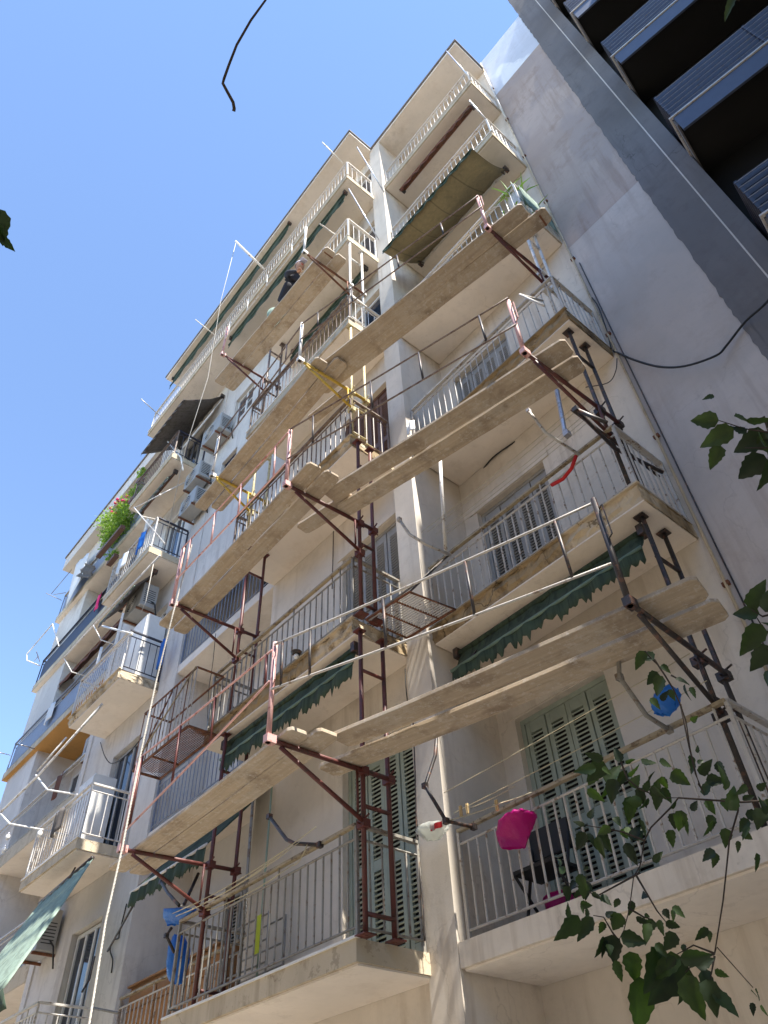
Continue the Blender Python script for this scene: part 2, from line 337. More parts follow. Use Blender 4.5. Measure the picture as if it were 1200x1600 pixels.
# --- walls
def wall(x0, x1, y0, y1, z0, z1, mat='cream'): return box('wall', mat, B, x0, x1, y0, y1, z0, z1)
def holed(x0, x1, yf, yb, z0, z1, holes, mat):
    """a wall with rectangular openings, holes = (hx0, hx1, hz0, hz1) in non-overlapping x"""
    m = MB(); x = x0
    for hx0, hx1, hz0, hz1 in sorted(holes):
        if hx0 > x: m.box(x, hx0, yf, yb, z0, z1)
        if hz0 > z0: m.box(hx0, hx1, yf, yb, z0, hz0)
        if hz1 < z1: m.box(hx0, hx1, yf, yb, hz1, z1)
        x = hx1
    if x < x1: m.box(x, x1, yf, yb, z0, z1)
    return m.build('wall', mat, B)
def leaf_door(parent, x0, x1, z0, z1, y, mat, nleaf=4, singles=False, pitch=.0445):
    """folding louvred shutters: every leaf has stiles, rails and slats"""
    fr = MB(); fr.box(x0 - .05, x0, y - .01, y + .10, z0, z1 + .05).box(x1, x1 + .05, y - .01, y + .10, z0, z1 + .05).box(x0, x1, y - .01, y + .10, z1, z1 + .05)
    f = fr.build('door_frame', mat, parent)
    W = (x1 - x0) / nleaf; H = z1 - z0
    sl = MB(); key = (round(W, 3), mat)
    sw = W - .11
    if key not in leaf_door.c:
        leaf_door.c[key] = MB().obox((0, 0, 0), (sw / 2, 0, 0), (0, .015, .010), (0, -.0045, .0065)).mesh('slat', M[mat])
    for i in range(nleaf):
        a0 = x0 + i * W + .006; a1 = x0 + (i + 1) * W - .006; yy = y + (.008 if i % 2 else 0)
        m = MB(); m.box(a0, a0 + .05, yy, yy + .035, z0, z1).box(a1 - .05, a1, yy, yy + .035, z0, z1)
        zm = z0 + H * .46
        for q0, q1 in ((z0, z0 + .16), (zm - .05, zm + .05), (z1 - .12, z1)): m.box(a0 + .05, a1 - .05, yy + .002, yy + .033, q0, q1)
        lf = m.build('shutter', mat, parent)
        for q0, q1 in ((z0 + .16, zm - .05), (zm + .05, z1 - .12)):
            n = int((q1 - q0) / pitch)
            for j in range(n):
                zz = q0 + (j + .5) * (q1 - q0) / n; c = ((a0 + a1) / 2, yy + .018, zz)
                if singles: inst(leaf_door.c[key], 'slat', lf, c); leaf_door.n += 1
                else: sl.obox(c, (sw / 2, 0, 0), (0, .015, .010), (0, -.0045, .0065))
        MB().box(a0 + .055, a1 - .055, yy + .04, yy + .044, z0 + .1, z1 - .1).build('dark_backing', 'void', lf)  # dark sheet behind the slats in place of interior shade
    if not singles: sl.build('slats', mat, parent, kind='stuff')
leaf_door.c = {}; leaf_door.n = 0
def window(parent, x0, x1, z0, z1, y, fm='white', n=2, cross=True):
    m = MB(); m.box(x0, x0 + .05, y, y + .06, z0, z1).box(x1 - .05, x1, y, y + .06, z0, z1).box(x0 + .05, x1 - .05, y, y + .06, z1 - .05, z1).box(x0 + .05, x1 - .05, y, y + .06, z0, z0 + .05)
    wdt = (x1 - x0) / n
    for i in range(1, n): m.box(x0 + i * wdt - .03, x0 + i * wdt + .03, y + .003, y + .057, z0 + .05, z1 - .05)
    if cross: 
        for i in range(n): m.box(x0 + i * wdt + .05, x0 + (i + 1) * wdt - .05, y + .006, y + .05, (z0 + z1) / 2 - .015, (z0 + z1) / 2 + .015)
    o = m.build('window', fm, parent)
    for i in range(n): box('pane', 'glass', o, x0 + i * wdt + .031, x0 + (i + 1) * wdt - .031, y + .025, y + .032, z0 + .04, z1 - .04)
    return o
NF = 7
DH = 2.08
# bay A wall (x -7.9 .. -4.92) and its doors
hA = [(-6.14, -5.00, FR[k], FR[k] + DH) for k in range(7)]
for k in range(7):
    z0 = FR[k]; z1 = FR[k + 1] if k < 6 else ROOF
    wA = holed(-7.90, -4.92, YW, YW + .22, z0, z1, [(-6.14, -5.00, z0, z0 + DH + .05)], 'cream')
    hw = [(-4.34, -3.20, z0, z0 + DH + .05)] if k != 4 else [(-4.34, -3.20, z0, z0 + DH + .05)]
    wR = holed(-4.57, -1.82, YD, YD + .22, z0, z1, hw, 'cream')
    if k == 0: continue
    if k <= 3:
        mt = 'shutter' if k == 1 else ('shutgrey' if k == 2 else 'brownwood')
        leaf_door(B, -6.09, -5.05, z0 + .02, z0 + DH, YW + .09, mt, 4, k == 1)
        leaf_door(B, -4.29, -3.25, z0 + .02, z0 + DH, YD + .09, 'shutter' if k == 1 else 'shutgrey', 4, k == 1)
    else:
        window(B, -6.12, -5.02, z0 + .02, z0 + DH, YW + .08, 'white', 2, False); window(B, -4.32, -3.22, z0 + .02, z0 + DH, YD + .08, 'white', 2, False)
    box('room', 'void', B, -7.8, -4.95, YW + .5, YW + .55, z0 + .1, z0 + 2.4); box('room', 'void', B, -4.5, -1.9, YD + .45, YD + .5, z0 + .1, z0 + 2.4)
# pier between A and R
pier = wall(-4.92, -4.57, 4.655, 5.80, GZ, 19.44)
# bay B: loggia on the lower floors, flush windowed wall above
for k in range(0, 4):
    z0 = FR[k]; z1 = FR[k + 1]
    m = holed(-10.95, -7.90, YD, YD + .22, z0, z1, [(-9.9, -8.9, z0, z0 + DH)], 'greyblue')
    if k in (1, 2): leaf_door(B, -9.87, -8.93, z0 + .02, z0 + DH - .03, YD + .07, 'shutgrey', 3)
    elif k == 3: window(B, -9.87, -8.93, z0 + .02, z0 + DH - .03, YD + .07, 'white', 2, False); box('curtain', 'white', B, -9.86, -8.94, YD + .16, YD + .17, z0 + .05, z0 + DH - .05)
    wall(-8.06, -7.91, YW + .225, YD - .002, z0, z1, 'greyblue')
    if k: wall(-10.95, -7.91, YW, YD - .002, z0 - T, z0, 'ceiling')
for k in range(4, 7):
    z0 = FR[k]; z1 = FR[k + 1] if k < 6 else ROOF
    ho = {4: [(-10.6, -9.95, z0 + .9, z0 + 2.2)], 5: [(-10.4, -9.55, z0 + .35, z0 + 1.35)], 6: [(-10.2, -9.2, z0, z0 + 2.1)]}[k]
    holed(-10.95, -7.90, YW, YW + .22, z0 - (1.75 if k == 4 else 0), z1, ho, 'greyblue')
    for h_ in ho: window(B, h_[0] + .01, h_[1] - .01, h_[2] + .01, h_[3] - .01, YW + .07, 'white' if k > 4 else 'navy')
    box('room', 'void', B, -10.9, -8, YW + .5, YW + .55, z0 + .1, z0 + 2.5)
wall(-11.62, -10.95, YW - .02, YD + .3, GZ, 19.44, 'greyblue')      # second pier
# bay C
for k in range(0, 7):
    z0 = FR[k]; z1 = FR[k + 1] if k < 6 else ROOF
    holed(-14.5, -11.62, YW, YW + .22, z0, z1, [(-13.15, -12.05, z0, z0 + 2.15)], 'greyblue')
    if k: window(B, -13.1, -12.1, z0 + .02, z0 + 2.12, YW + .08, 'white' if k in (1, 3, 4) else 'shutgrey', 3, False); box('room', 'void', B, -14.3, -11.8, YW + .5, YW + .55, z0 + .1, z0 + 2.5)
wall(-14.70, -14.5, YW - .03, YD + .3, GZ, 17.2, 'greyblue')
wall(-14.4, -11.62, YW + .23, 8, 19.2, 19.4, 'greyblue')
# a wooden-shuttered curtain box etc: lintel bands above the R doors on floor 1
for xx0, xx1, yy in ((-6.24, -4.93, YW), (-4.45, -3.1, YD)):
    for k in (1, 2): box('lintel', 'cream', B, xx0, xx1, yy - .018, yy + .0, Z(k) + DH + .06, Z(k) + DH + .16)

# --- balconies
XA0, XA1, XR1 = -7.90, -4.885, -1.865
for k in range(1, 7):
    zt = Z(k); sg = k <= 2
    rg = k in (2, 3)
    em = 'crack' if rg else 'edge'
    # A
    x0 = XA0 if k < 6 else -13.95
    sA = slab(B, x0, XA1, YF, YW - .003, zt, em if k != 6 else 'edge', rough=rg)
    mat = {1: 'railgrey', 2: 'railgrey', 3: 'railbrown', 4: 'railbrown', 5: 'railwhite', 6: 'railwhite'}[k]
    hh = .86 if k < 4 else .8
    rail_run(sA, (x0 + .03, YF + .04, zt), (XA1 - .03, YF + .04, zt), mat, hh, .11, k <= 3, 'handrail' if k <= 2 else None)
    rail_run(sA, (XA1 - .03, YF + .04, zt), (XA1 - .03, 4.62, zt), mat if k < 3 else ('railbrown' if k == 3 else 'railwhite'), hh, .12, k <= 3, None, posts=(False, True))
    if k < 6: rail_run(sA, (x0 + .03, YF + .04, zt), (x0 + .03, YW - .02, zt), mat, hh, .12, k <= 2, None, posts=(False, False))
    # R
    xl = -4.57 if k == 1 else -4.66
    sR = slab(B, -4.565 if k == 1 else -4.57, XR1, 4.70 if k > 1 else 4.66, YD - .003, zt, em if k != 1 else 'cream', rough=rg, t=T if k > 1 else .19, rim=k > 1)
    if k > 1: box('corner_block', em, sR, -4.883, -4.572, 4.695, 4.652, zt - T + .012, zt - .003) if False else None
    mat = {1: 'raillight', 2: 'raillight', 3: 'raillight'}.get(k, 'railwhite')
    rail_run(sR, (-4.53, YW + .02, zt), (XR1 - .03, YW + .02, zt), mat, hh, .105, k <= 2, 'handrail' if k <= 2 else None)
    rail_run(sR, (XR1 - .03, YW + .02, zt), (XR1 - .03, YD - .02, zt), mat, hh, .11, k <= 2, None, posts=(False, True))
    # B loggia rail
    if k <= 3:
        rail_run(B, (-10.93, YW + .03, zt), (-7.93, YW + .03, zt), 'railblue' if k > 1 else 'raillight', .84, .115, k <= 1, 'handrail' if k == 1 else None)
    # C
    if k < 6:
        sC = slab(B, -13.85, -11.65, YF + .04, YW - .003, zt, 'edge' if k != 3 else 'crack', rough=(k in (3,)))
        mc = {1: 'railwhite', 2: 'railwhite', 3: 'railwhite', 4: 'raillight', 5: 'railgrey'}[k]
        rail_run(sC, (-13.82, YF + .08, zt), (-11.68, YF + .08, zt), mc if k != 5 else 'railbrown', .86, .11, False, None)
        rail_run(sC, (-11.68, YF + .08, zt), (-11.68, YW - .03, zt), 'navy' if k in (3, 4, 5) else mc, .86, .13, False, None, posts=(False, True))
        rail_run(sC, (-13.82, YF + .08, zt), (-13.82, YW - .03, zt), mc, .86, .13, False, None, posts=(False, False))
for mt, mb in STUFFB.items(): mb.build('balusters', mt, B, kind='stuff')
# roofs
rA = box('roof', 'ceiling', B, -14.0, -4.86, 3.98, 8.0, ROOF - .115, ROOF - .03); rR = box('roof', 'ceiling', B, -4.855, -1.84, 4.66, 8.0, ROOF - .115, ROOF - .03)
box('roof_edge', 'darkgrey', rA, -14.03, -4.83, 3.95, 7.9, ROOF - .03, ROOF + .03); box('roof_edge', 'darkgrey', rR, -4.828, -1.80, 4.62, 7.9, ROOF - .03, ROOF + .028)
box('gutter', 'white', rA, -13.9, -4.95, 4.0, 4.08, ROOF + .03, ROOF + .1); box('gutter', 'white', rR, -4.8, -1.9, 4.68, 4.75, ROOF + .028, ROOF + .1)

# --- blank flank wall right of the balconies (belongs to the next house)
N = thing('grey_house', (3, 9, GZ), 'dark grey modern block with deep blue railed balconies and patched blank side wall', 'building')
m = box('blank_wall', 'blank', N, -1.815, -.567, YD, YD + .5, 10.35, 17.6)
box('blank_wall', 'blankpale', N, -1.815, -.567, YD, YD + .5, GZ, 10.347)
box('blank_wall', 'blanklit', N, -1.815, -.567, YD, YD + .5, 17.603, 20.09)
mb = MB(); rr = random.Random(3)
z = GZ
pts = []
while z < 27:
    pts.append((-.575 + rr.uniform(-.012, .010), z)); z += rr.uniform(.04, .16)
bse = len(mb.v)
for x, z in pts: mb.v += [(x, YD - .012, z), (-.50, YD - .012, z), (x, YD + .02, z)]
for i in range(len(pts) - 1):
    b0 = 3 * i; mb.f += [(b0, b0 + 1, b0 + 4, b0 + 3), (b0 + 2, b0, b0 + 3, b0 + 5)]
mb.build('render_edge', 'darkgrey', N)
box('wall', 'darkgrey', N, -.566, -.135, YD - .008, YD + .5, GZ, 27)
box('joint_strip', 'fascia' if False else 'greyblue', N, -.134, -.118, YD - .012, YD + .5, GZ, 27)
box('wall', 'darkgrey', N, -.117, .08, YD - .008, YD + .5, GZ, 27)
TH = R_(8.5); ux, uy = math.cos(TH), math.sin(TH)
def nb(s, d, z): return (.20 + ux * s - uy * d, 5.0 + uy * s + ux * d, z)      # s along the front, d into the house
def nbbox(m, s0, s1, d0, d1, z0, z1):
    b = len(m.v); m.v += [nb(s, d, z) for z in (z0, z1) for s, d in ((s0, d0), (s1, d0), (s1, d1), (s0, d1))]
    m.f += [tuple(b + i for i in q) for q in ((3, 2, 1, 0), (4, 5, 6, 7), (0, 1, 5, 4), (1, 2, 6, 5), (2, 3, 7, 6), (3, 0, 4, 7))]; return m
nbbox(MB(), -.02, 9, .86, 1.3, GZ, 27).build('wall', 'shadeblack', N)
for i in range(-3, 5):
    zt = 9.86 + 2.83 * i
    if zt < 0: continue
    m = MB(); nbbox(m, 0, 6, .03, .85, zt - .16, zt); s = m.build('balcony', 'shadeblack', N)
    nbbox(MB(), .0, 6, .0, .03, zt - .42, zt - .03).build('fascia', 'fascia', s)
    nbbox(MB(), -.02, 6, -.02, .02, zt - .028, zt).build('edge_trim', 'railwhite', s); nbbox(MB(), -.045, -.022, -.02, .80, zt - .028, zt).build('edge_trim', 'railwhite', s)
    nbbox(MB(), -.02, .0, .03, .8, zt - .20, zt - .03).build('edge_panel', 'darkgrey', s)
    for q in range(6):
        zz = zt + .16 + q * .125
        tube('rail_bar', 'railblue', s, [nb(-.0, .02, zz), nb(6, .02, zz)], .006, 5)
        tube('rail_bar', 'navy', s, [nb(-.0, .02, zz), nb(-.0, .8, zz)], .013, 5)
        nbbox(MB(), .01, 6, .045, .05, zz - .055, zz + .055).build('rail_panel', 'navy', s)
    for q in (0, 1.2, 2.4, 3.6, 4.8): nbbox(MB(), q, q + .03, .02, .05, zt, zt + .82).build('rail_post', 'navy', s)
# projecting wing, unseen, added to the grey house to shade the lower balconies
m = MB(); m.box(3.0, 12, 3.95, 12, GZ, 19.6); m.build('shade_wing', 'darkgrey', N)
for i in range(0, 5):
    zt = 1.2 + 2.83 * i
    m = MB(); m.box(3.4, 11.5, 3.35, 3.945, zt - .16, zt).box(3.4, 11.5, 3.35, 3.43, zt, zt + 1.0).box(3.4, 3.48, 3.43, 3.945, zt, zt + 1.0); m.build('balcony', 'greyblue', N)
    for q in range(3): box('window', 'glass', N, 4.2 + q * 2.4, 5.6 + q * 2.4, 3.93, 3.955, zt + .9, zt + 2.3)

OB = thing('unseen_opposite_row', (0, -12, GZ), 'ochre apartment row, unseen behind the viewer, added to block low sky', 'building')  # unseen row, put in to cut low sky and bounce light
box('wall', 'cream', OB, -70, 60, -20, -11.0, GZ, 12.5)
for i in range(-9, 8):
    for k in range(5):
        box('window', 'glass', OB, i * 5.0, i * 5.0 + 1.3, -11.0, -10.97, .3 + 3 * k, 2.3 + 3 * k)
        if i % 2: box('balcony', 'ceiling', OB, i * 5.0 - .8, i * 5.0 + 2.4, -10.995, -9.9, -.1 + 3 * k, .08 + 3 * k)

print('balusters', NB[0], 'slats', leaf_door.n)

# ---------------------------------------------------------------- the next building on the left
LB = thing('left_building', (-18, 6, GZ), 'pale apartment house at the far left with ochre balcony soffit and set back floors', 'building')
for k, zt in enumerate((.9, 3.95, 6.95, 9.85, 12.6, 15.15)):
    mm = {3: 'tan'}.get(k, 'ceiling')
    th = .32 if k in (2, 1) else .2
    s = box('balcony', 'edge', LB, -21.3, -14.72, 4.8, 5.9, zt - th, zt)
    box('soffit', mm, s, -21.28, -14.74, 4.81, 5.88, zt - th - .012, zt - th - .002)
    rm = {2: 'raillight', 3: 'railblue', 4: 'navy', 5: 'railblue'}.get(k, 'raillight')
    rail_run(s, (-21.25, 4.84, zt), (-14.76, 4.84, zt), rm, .86, .10, False, 'handrail' if k == 5 else None, posts=(True, False))
    rail_run(s, (-21.25, 4.84, zt), (-21.25, 5.8, zt), rm, .86, .10, False, None, posts=(False, False))
    if k in (3, 4, 5): box('screen', 'railblue' if k != 4 else 'navy', s, -21.2, -14.8, 4.87, 4.88, zt + .1, zt + .74)
    window(LB, -18.8, -17.9, zt + .02, zt + 2.1, 5.86, 'white', 2, False); window(LB, -17.6, -16.4, zt + .02, zt + 2.1, 5.86, 'white', 2, False)
for m_ in [STUFFB[k] for k in ()]: pass
box('wall', 'greyblue', LB, -19.1, -14.72, 5.93, 9, GZ, 17.4)
box('wall', 'greyblue', LB, -21.15, -19.11, 4.92, 9, GZ, 17.4)
box('roof', 'greyblue', LB, -21.8, -14.72, 4.6, 9, 17.4, 17.95)
box('roof_edge', 'darkgrey', LB, -21.85, -14.72, 4.56, 9, 17.95, 18.02)

# ---------------------------------------------------------------- scaffold frames
def frame(x, ya, yb, z0, z1, yo, za, mats, label, post=.95, px=None, brace=.46, wide=0.0, lean=(0, 0), ends=True):
    """two uprights jammed between slabs, an arm that reaches out over the street, its brace and guard post"""
    t = thing('scaffold_bracket', (x, ya, z0), label, 'scaffold bracket', 'steel scaffold brackets')
    up, arm, pst = mats; r = .022
    tube('upright', up, t, [(x, ya, z0), (x + .012, ya, z1)], r, 8); tube('upright', up, t, [(x - .012, yb, z0), (x, yb, z1)], r, 8)
    for y in (ya, yb):
        MB().box(x - .05, x + .05, y - .05, y + .05, z1 - .012, z1 - .001).build('head_plate', up, t)
        MB().box(x - .06, x + .06, y - .06, y + .06, z0 + .001, z0 + .012).build('foot_plate', up, t)
    for zz in (z0 + .16, za - .30, min(z1 - .35, za + 1.05)): tube('crossbar', up, t, [(x, ya, zz), (x, yb, zz)], .018, 7)
    xo = px if px is not None else x
    tube('arm', arm, t, [(xo, yo, za), (x + .03, yb + .04, za)], r, 8)
    tube('brace', arm, t, [(xo + (x - xo) * .15, yo + (ya - yo) * .12, za - .03), (x + .03, ya, za - brace)], .019, 8)
    tube('strut', arm, t, [(x + .04, ya - .09, za - .02), (x + .04, ya - .09, za - brace + .06)], .012, 6)
    for y, zz in ((ya, za), (yb, za), (ya, za - brace)):
        MB().box(x - .045, x + .05, y - .038, y + .038, zz - .035, zz + .035).path([(x - .03, y, zz + .03), (x + .10, y - .02, zz + .05)], .009, 5).path([(x, y - .07, zz), (x, y + .075, zz - .01)], .008, 5).build('clamp', up, t)
    if post:
        tube('guard_post', pst, t, [(xo, yo, za - .03), (xo + lean[0], yo + lean[1], za + post)], .023, 9)
        MB().box(xo - .032, xo + .032, yo - .03, yo + .06, za - .03, za + .04).build('post_socket', pst, t)
        h1 = za + post
        MB().path([(xo + .02, yo, h1 - .12), (xo + .06, yo - .02, h1 - .12), (xo + .06, yo - .02, h1 - .42), (xo + .02, yo, h1 - .42)], .006, 5).build('rail_hook', pst, t)
    return t
rp, pk, bp, yp, wp, sv = 'redpipe', 'sunlitpipe', 'blackpipe', 'yellowpipe', 'whitepipe', 'silver'
u = .19
frame(-4.82, 3.94, 4.24, Z(1), Z(2) - u, 2.96, 3.05, (rp, rp, pk), 'dark red bracket with sunlit post coloured pink on the lowest balcony, in front of green shutters')
frame(-7.40, 3.95, 4.26, Z(1), Z(2) - u, 3.00, 3.05, (rp, rp, pk), 'dark red bracket beside the long white rope on the lowest balcony', px=-7.52)
frame(-2.02, 4.88, 5.22, Z(1), Z(2) - u, 3.88, 3.05, (bp, bp, bp), 'black rusty bracket low on the right under the leafy twigs', px=-1.90, post=1.0)
frame(-4.80, 3.95, 4.16, Z(2), Z(3) - u, 2.93, 6.07, (rp, rp, pk), 'dark red bracket with sunlit post coloured pink on the second balcony corner above the rusty rack')
frame(-7.36, 3.95, 4.22, Z(2), Z(3) - u, 2.95, 6.05, (rp, rp, pk), 'dark red bracket left of the second balcony, below the plywood coloured boards')
frame(-2.00, 4.86, 5.16, Z(2), Z(3) - u, 3.72, 6.05, (bp, rp, pk), 'red bracket with black and silver uprights at the right end of the second level')
frame(-4.92, 3.96, 4.22, Z(3), Z(4) - u, 3.06, 8.78, ('paleyellow', yp, wp), 'yellow bracket with white post at the balcony corner above the brown shutters', brace=.4)
frame(-7.50, 3.96, 4.22, Z(3), Z(4) - u, 3.22, 8.80, ('paleyellow', yp, wp), 'yellow bracket at the left end of the third row of boards', brace=.4)
frame(-2.05, 4.86, 5.14, Z(3), Z(4) - u, 3.86, 9.05, (wp, rp, pk), 'bright red bracket with white uprights at the upper right balcony end', brace=.42)
frame(-4.92, 3.97, 4.26, Z(4), Z(5) - u, 3.00, 11.92, (wp, 'rust', wp), 'rusty brown bracket with white post beside the crouching worker', brace=.4)
frame(-7.52, 3.97, 4.24, Z(4), Z(5) - u, 3.00, 12.02, ('railbrown', rp, pk), 'brown bracket at the left end of the topmost boards', brace=.4)

# ---------------------------------------------------------------- scaffold boards
def board(p, q, wd, label, th=.035, sag=.015, notch=True, grp='wooden scaffold boards'):
    """one plank: clipped rounded ends, a little sag and twist; p, q are centre ends of its underside"""
    p, q = Vector(p), Vector(q); L = (q - p).length; dx = (q - p).normalized(); dy = Vector((-dx.y, dx.x, 0)).normalized(); dz = dx.cross(dy)
    rd = random.Random(int(p.x * 97 + p.y * 31 + p.z * 7)); N_ = 14; b = []; v = []; f = []
    tw = rd.uniform(-.012, .012)
    for i in range(N_ + 1):
        t = i / N_
        if i == 0 or i == N_: wy = wd * .36
        else: wy = wd * .5
        if i == 1: t = .035 / L * 1.2
        if i == N_ - 1: t = 1 - .035 / L * 1.2
        x = t * L; sg = -sag * 4 * t * (1 - t); e_ = rd.uniform(-.003, .003)
        for yy, zz in ((-wy + e_, 0), (wy + e_, 0), (wy + e_, th), (-wy + e_, th)): v.append((x - L / 2, yy, zz + sg + tw * (yy / wd) * (t - .5) * 2 - 0))
    for i in range(N_):
        a0 = 4 * i
        for k in range(4): f.append((a0 + k, a0 + (k + 1) % 4, a0 + 4 + (k + 1) % 4, a0 + 4 + k))
    f.append((3, 2, 1, 0)); f.append(tuple(4 * N_ + k for k in range(4)))
    me = bpy.data.meshes.new('scaffold_board'); me.from_pydata(v, [], [q_[::-1] for q_ in f]); me.materials.append(M['plank']); me.update()
    o = bpy.data.objects.new('scaffold_board', me); COL.objects.link(o); c = (p + q) / 2; o.location = c
    o.matrix_world = Matrix.Translation(c) @ Matrix((dx, dy, dz)).transposed().to_4x4()
    md = o.modifiers.new('bevel', 'BEVEL'); md.width = .004; md.segments = 1
    tag(o, label, 'plank', grp); OFF[o] = tuple(c)
    if L > 1.6 and rd.random() < .3:
        for s_ in (1,):
            m = MB(); 
            xx = s_ * (L / 2 - .10)
            m.box(xx - .012, xx + .012, -wd / 2 - .003, wd / 2 + .003, -.0035, .0).box(xx - .012, xx + .012, -wd / 2 - .0035, -wd / 2, -.003, th + .002)
            st = bpy.data.objects.new('end_strap', m.mesh('end_strap', M['rust'])); COL.objects.link(st); st.parent = o
    return o
pz = .024
# level 1
board((-8.16, 3.25, 3.075), (-4.62, 3.13, 3.075), .20, 'outer board of the lowest left pair, rounded end over the pink post bracket')
board((-8.12, 3.47, 3.075), (-4.50, 3.34, 3.075), .21, 'inner board of the lowest left pair, its right end next to the bright edged board')
board((-4.62, 3.54, 3.115), (-1.52, 4.20, 3.085), .27, 'outer board of the lowest right pair with a sunlit white edge')
board((-5.05, 3.72, 3.072), (-1.56, 4.51, 3.078), .26, 'inner board of the lowest right pair, splashed with mortar, ending beside the blank wall')
# level 2
board((-7.92, 3.13, 6.078), (-4.42, 3.05, 6.118), .19, 'outer board of the second row left pair with a pale frayed end')
board((-7.90, 3.34, 6.075), (-4.38, 3.26, 6.09), .20, 'inner board of the second row left pair beside the corner bracket')
board((-4.72, 3.45, 6.125), (-1.70, 4.04, 6.085), .22, 'outer board of the second row right pair with a lit upper edge')
board((-4.78, 3.68, 6.085), (-1.74, 4.27, 6.078), .22, 'inner board of the second row right pair under the right balcony')
board((-5.35, 3.52, 6.135), (-4.55, 3.66, 6.135), .20, 'short stub board lying crosswise near the second row corner')
# level 3
board((-8.30, 3.46, 8.83), (-4.75, 3.33, 8.81), .21, 'outer left board of the third row resting on the yellow brackets')
board((-8.15, 3.68, 8.83), (-4.60, 3.55, 8.83), .21, 'inner left board of the third row resting on the yellow brackets')
board((-5.30, 3.40, 8.87), (-1.60, 4.08, 9.082), .22, 'outer right board of the third row under the high right balcony')
board((-5.20, 3.63, 8.88), (-1.45, 4.34, 9.082), .23, 'inner right board of the third row, longest to the right')
board((-5.75, 3.84, 8.88), (-4.95, 3.95, 8.90), .17, 'small offcut board beneath the corner balcony near the yellow bracket')
# level 4
board((-8.18, 3.31, 12.075), (-4.64, 3.35, 12.0), .21, 'outer board of the topmost row under the worker')
board((-8.16, 3.53, 12.075), (-4.62, 3.57, 12.0), .21, 'inner board of the topmost row, nearest the wall')

# ---------------------------------------------------------------- guard rails between the posts
def guard(a_, b_, za, zb, ts, label, mt='silver', m2='blackpipe'):
    """a pair of thin bars with short spacers; za, zb = (top, bottom) heights at each end"""
    t = thing('guard_rail', (a_[0], a_[1], min(za[1], zb[1])), label, 'guard rail', 'thin steel guard rails')
    P = lambda s, k: Vector((a_[0] + (b_[0] - a_[0]) * s, a_[1] + (b_[1] - a_[1]) * s, za[k] + (zb[k] - za[k]) * s - .05 * s * (1 - s)))
    for k in (0, 1): tube('rail', mt, t, [P(i / 8, k) for i in range(9)], .011, 6)
    for s in ts: tube('spacer', m2, t, [P(s, 0), P(s + .004, 1)], .013, 6)
    return t
guard((-4.80, 2.94), (-1.92, 3.86), (3.96, 3.50), (4.00, 3.40), (.03, .13, .38, .64, .90), 'pale rail pair over the lowest right boards, in front of the cracked balcony edge', 'raillight')
guard((-7.52, 2.98), (-4.84, 2.94), (4.00, 3.20), (3.92, 3.60), (.05, .37, .63, .97), 'rusty sunlit pink rail over the lowest left boards', 'sunlitpipe', 'redpipe')
guard((-4.78, 2.91), (-1.98, 3.70), (7.00, 6.47), (7.02, 6.50), (.12, .40, .62, .88), 'thin rail pair across the second row right side, below the bare soffit', 'railbrown')
guard((-7.36, 2.93), (-4.82, 2.91), (6.98, 6.42), (6.98, 6.42), (.1, .35, .6, .9), 'sunlit pinkish rail pair across the second row left side', 'sunlitpipe', 'sunlitpipe')
guard((-4.90, 3.04), (-2.02, 3.84), (9.66, 9.25), (9.95, 9.60), (.1, .3, .56, .8), 'thin rail pair of the third row below the big olive awning', 'railbrown')
guard((-7.50, 3.20), (-4.94, 3.05), (9.70, 9.25), (9.66, 9.25), (.05, .3, .55, .85), 'thin rail pair of the third row in front of the white window', 'railbrown', 'railbrown')
guard((-7.52, 2.98), (-4.92, 2.98), (12.95, 12.50), (12.85, 12.42), (.05, .3, .55, .85), 'white rail pair of the topmost row in front of the worker', 'whitepipe', 'whitepipe')

# long diagonal tube frame at the left balconies (folded awning tubes)
def tubething(name, pts, r, mt, label, cat, n=7, extra=(), group=None):
    t = thing(name, pts[0], label, cat, group); tube('tube', mt, t, pts, r, n)
    for nm, p2, r2, m2 in extra: tube(nm, m2, t, p2, r2, 6)
    return t

# ---------------------------------------------------------------- awnings
def cloth(pts4, nu=14, nv=8, sag=.06, wav=.015, seed=1, name='cloth', mat='greenaw', parent=None, fringe=0, solid=.003):
    """a cloth patch through four corners (a, b along the roller, c, d along the free edge)"""
    A_, B_, C_, D_ = [Vector(p) for p in pts4]; rd = random.Random(seed); ph = rd.uniform(0, 6)
    fr = [rd.choice((rd.uniform(0, .5), rd.uniform(.3, 1.2))) for _ in range(nu + 1)]
    def fn(u, v):
        p = (A_ * (1 - u) + B_ * u) * (1 - v) + (D_ * (1 - u) + C_ * u) * v
        p = p + Vector((0, 0, -sag * math.sin(math.pi * v) * (.7 + .3 * math.sin(9 * u + ph)) - wav * math.sin(u * 37 + ph + v * 3)))
        p.y += wav * math.sin(u * 51 + ph)
        if fringe and v > .99: p.z -= fringe * fr[int(round(u * nu))]
        elif fringe and v > .6: p.z -= fringe * .4 * fr[int(round(u * nu / 4)) * 4 % (nu + 1)]
        return p
    return MB().grid(fn, nu, nv).build(name, mat, parent, smooth=True, solid=solid)
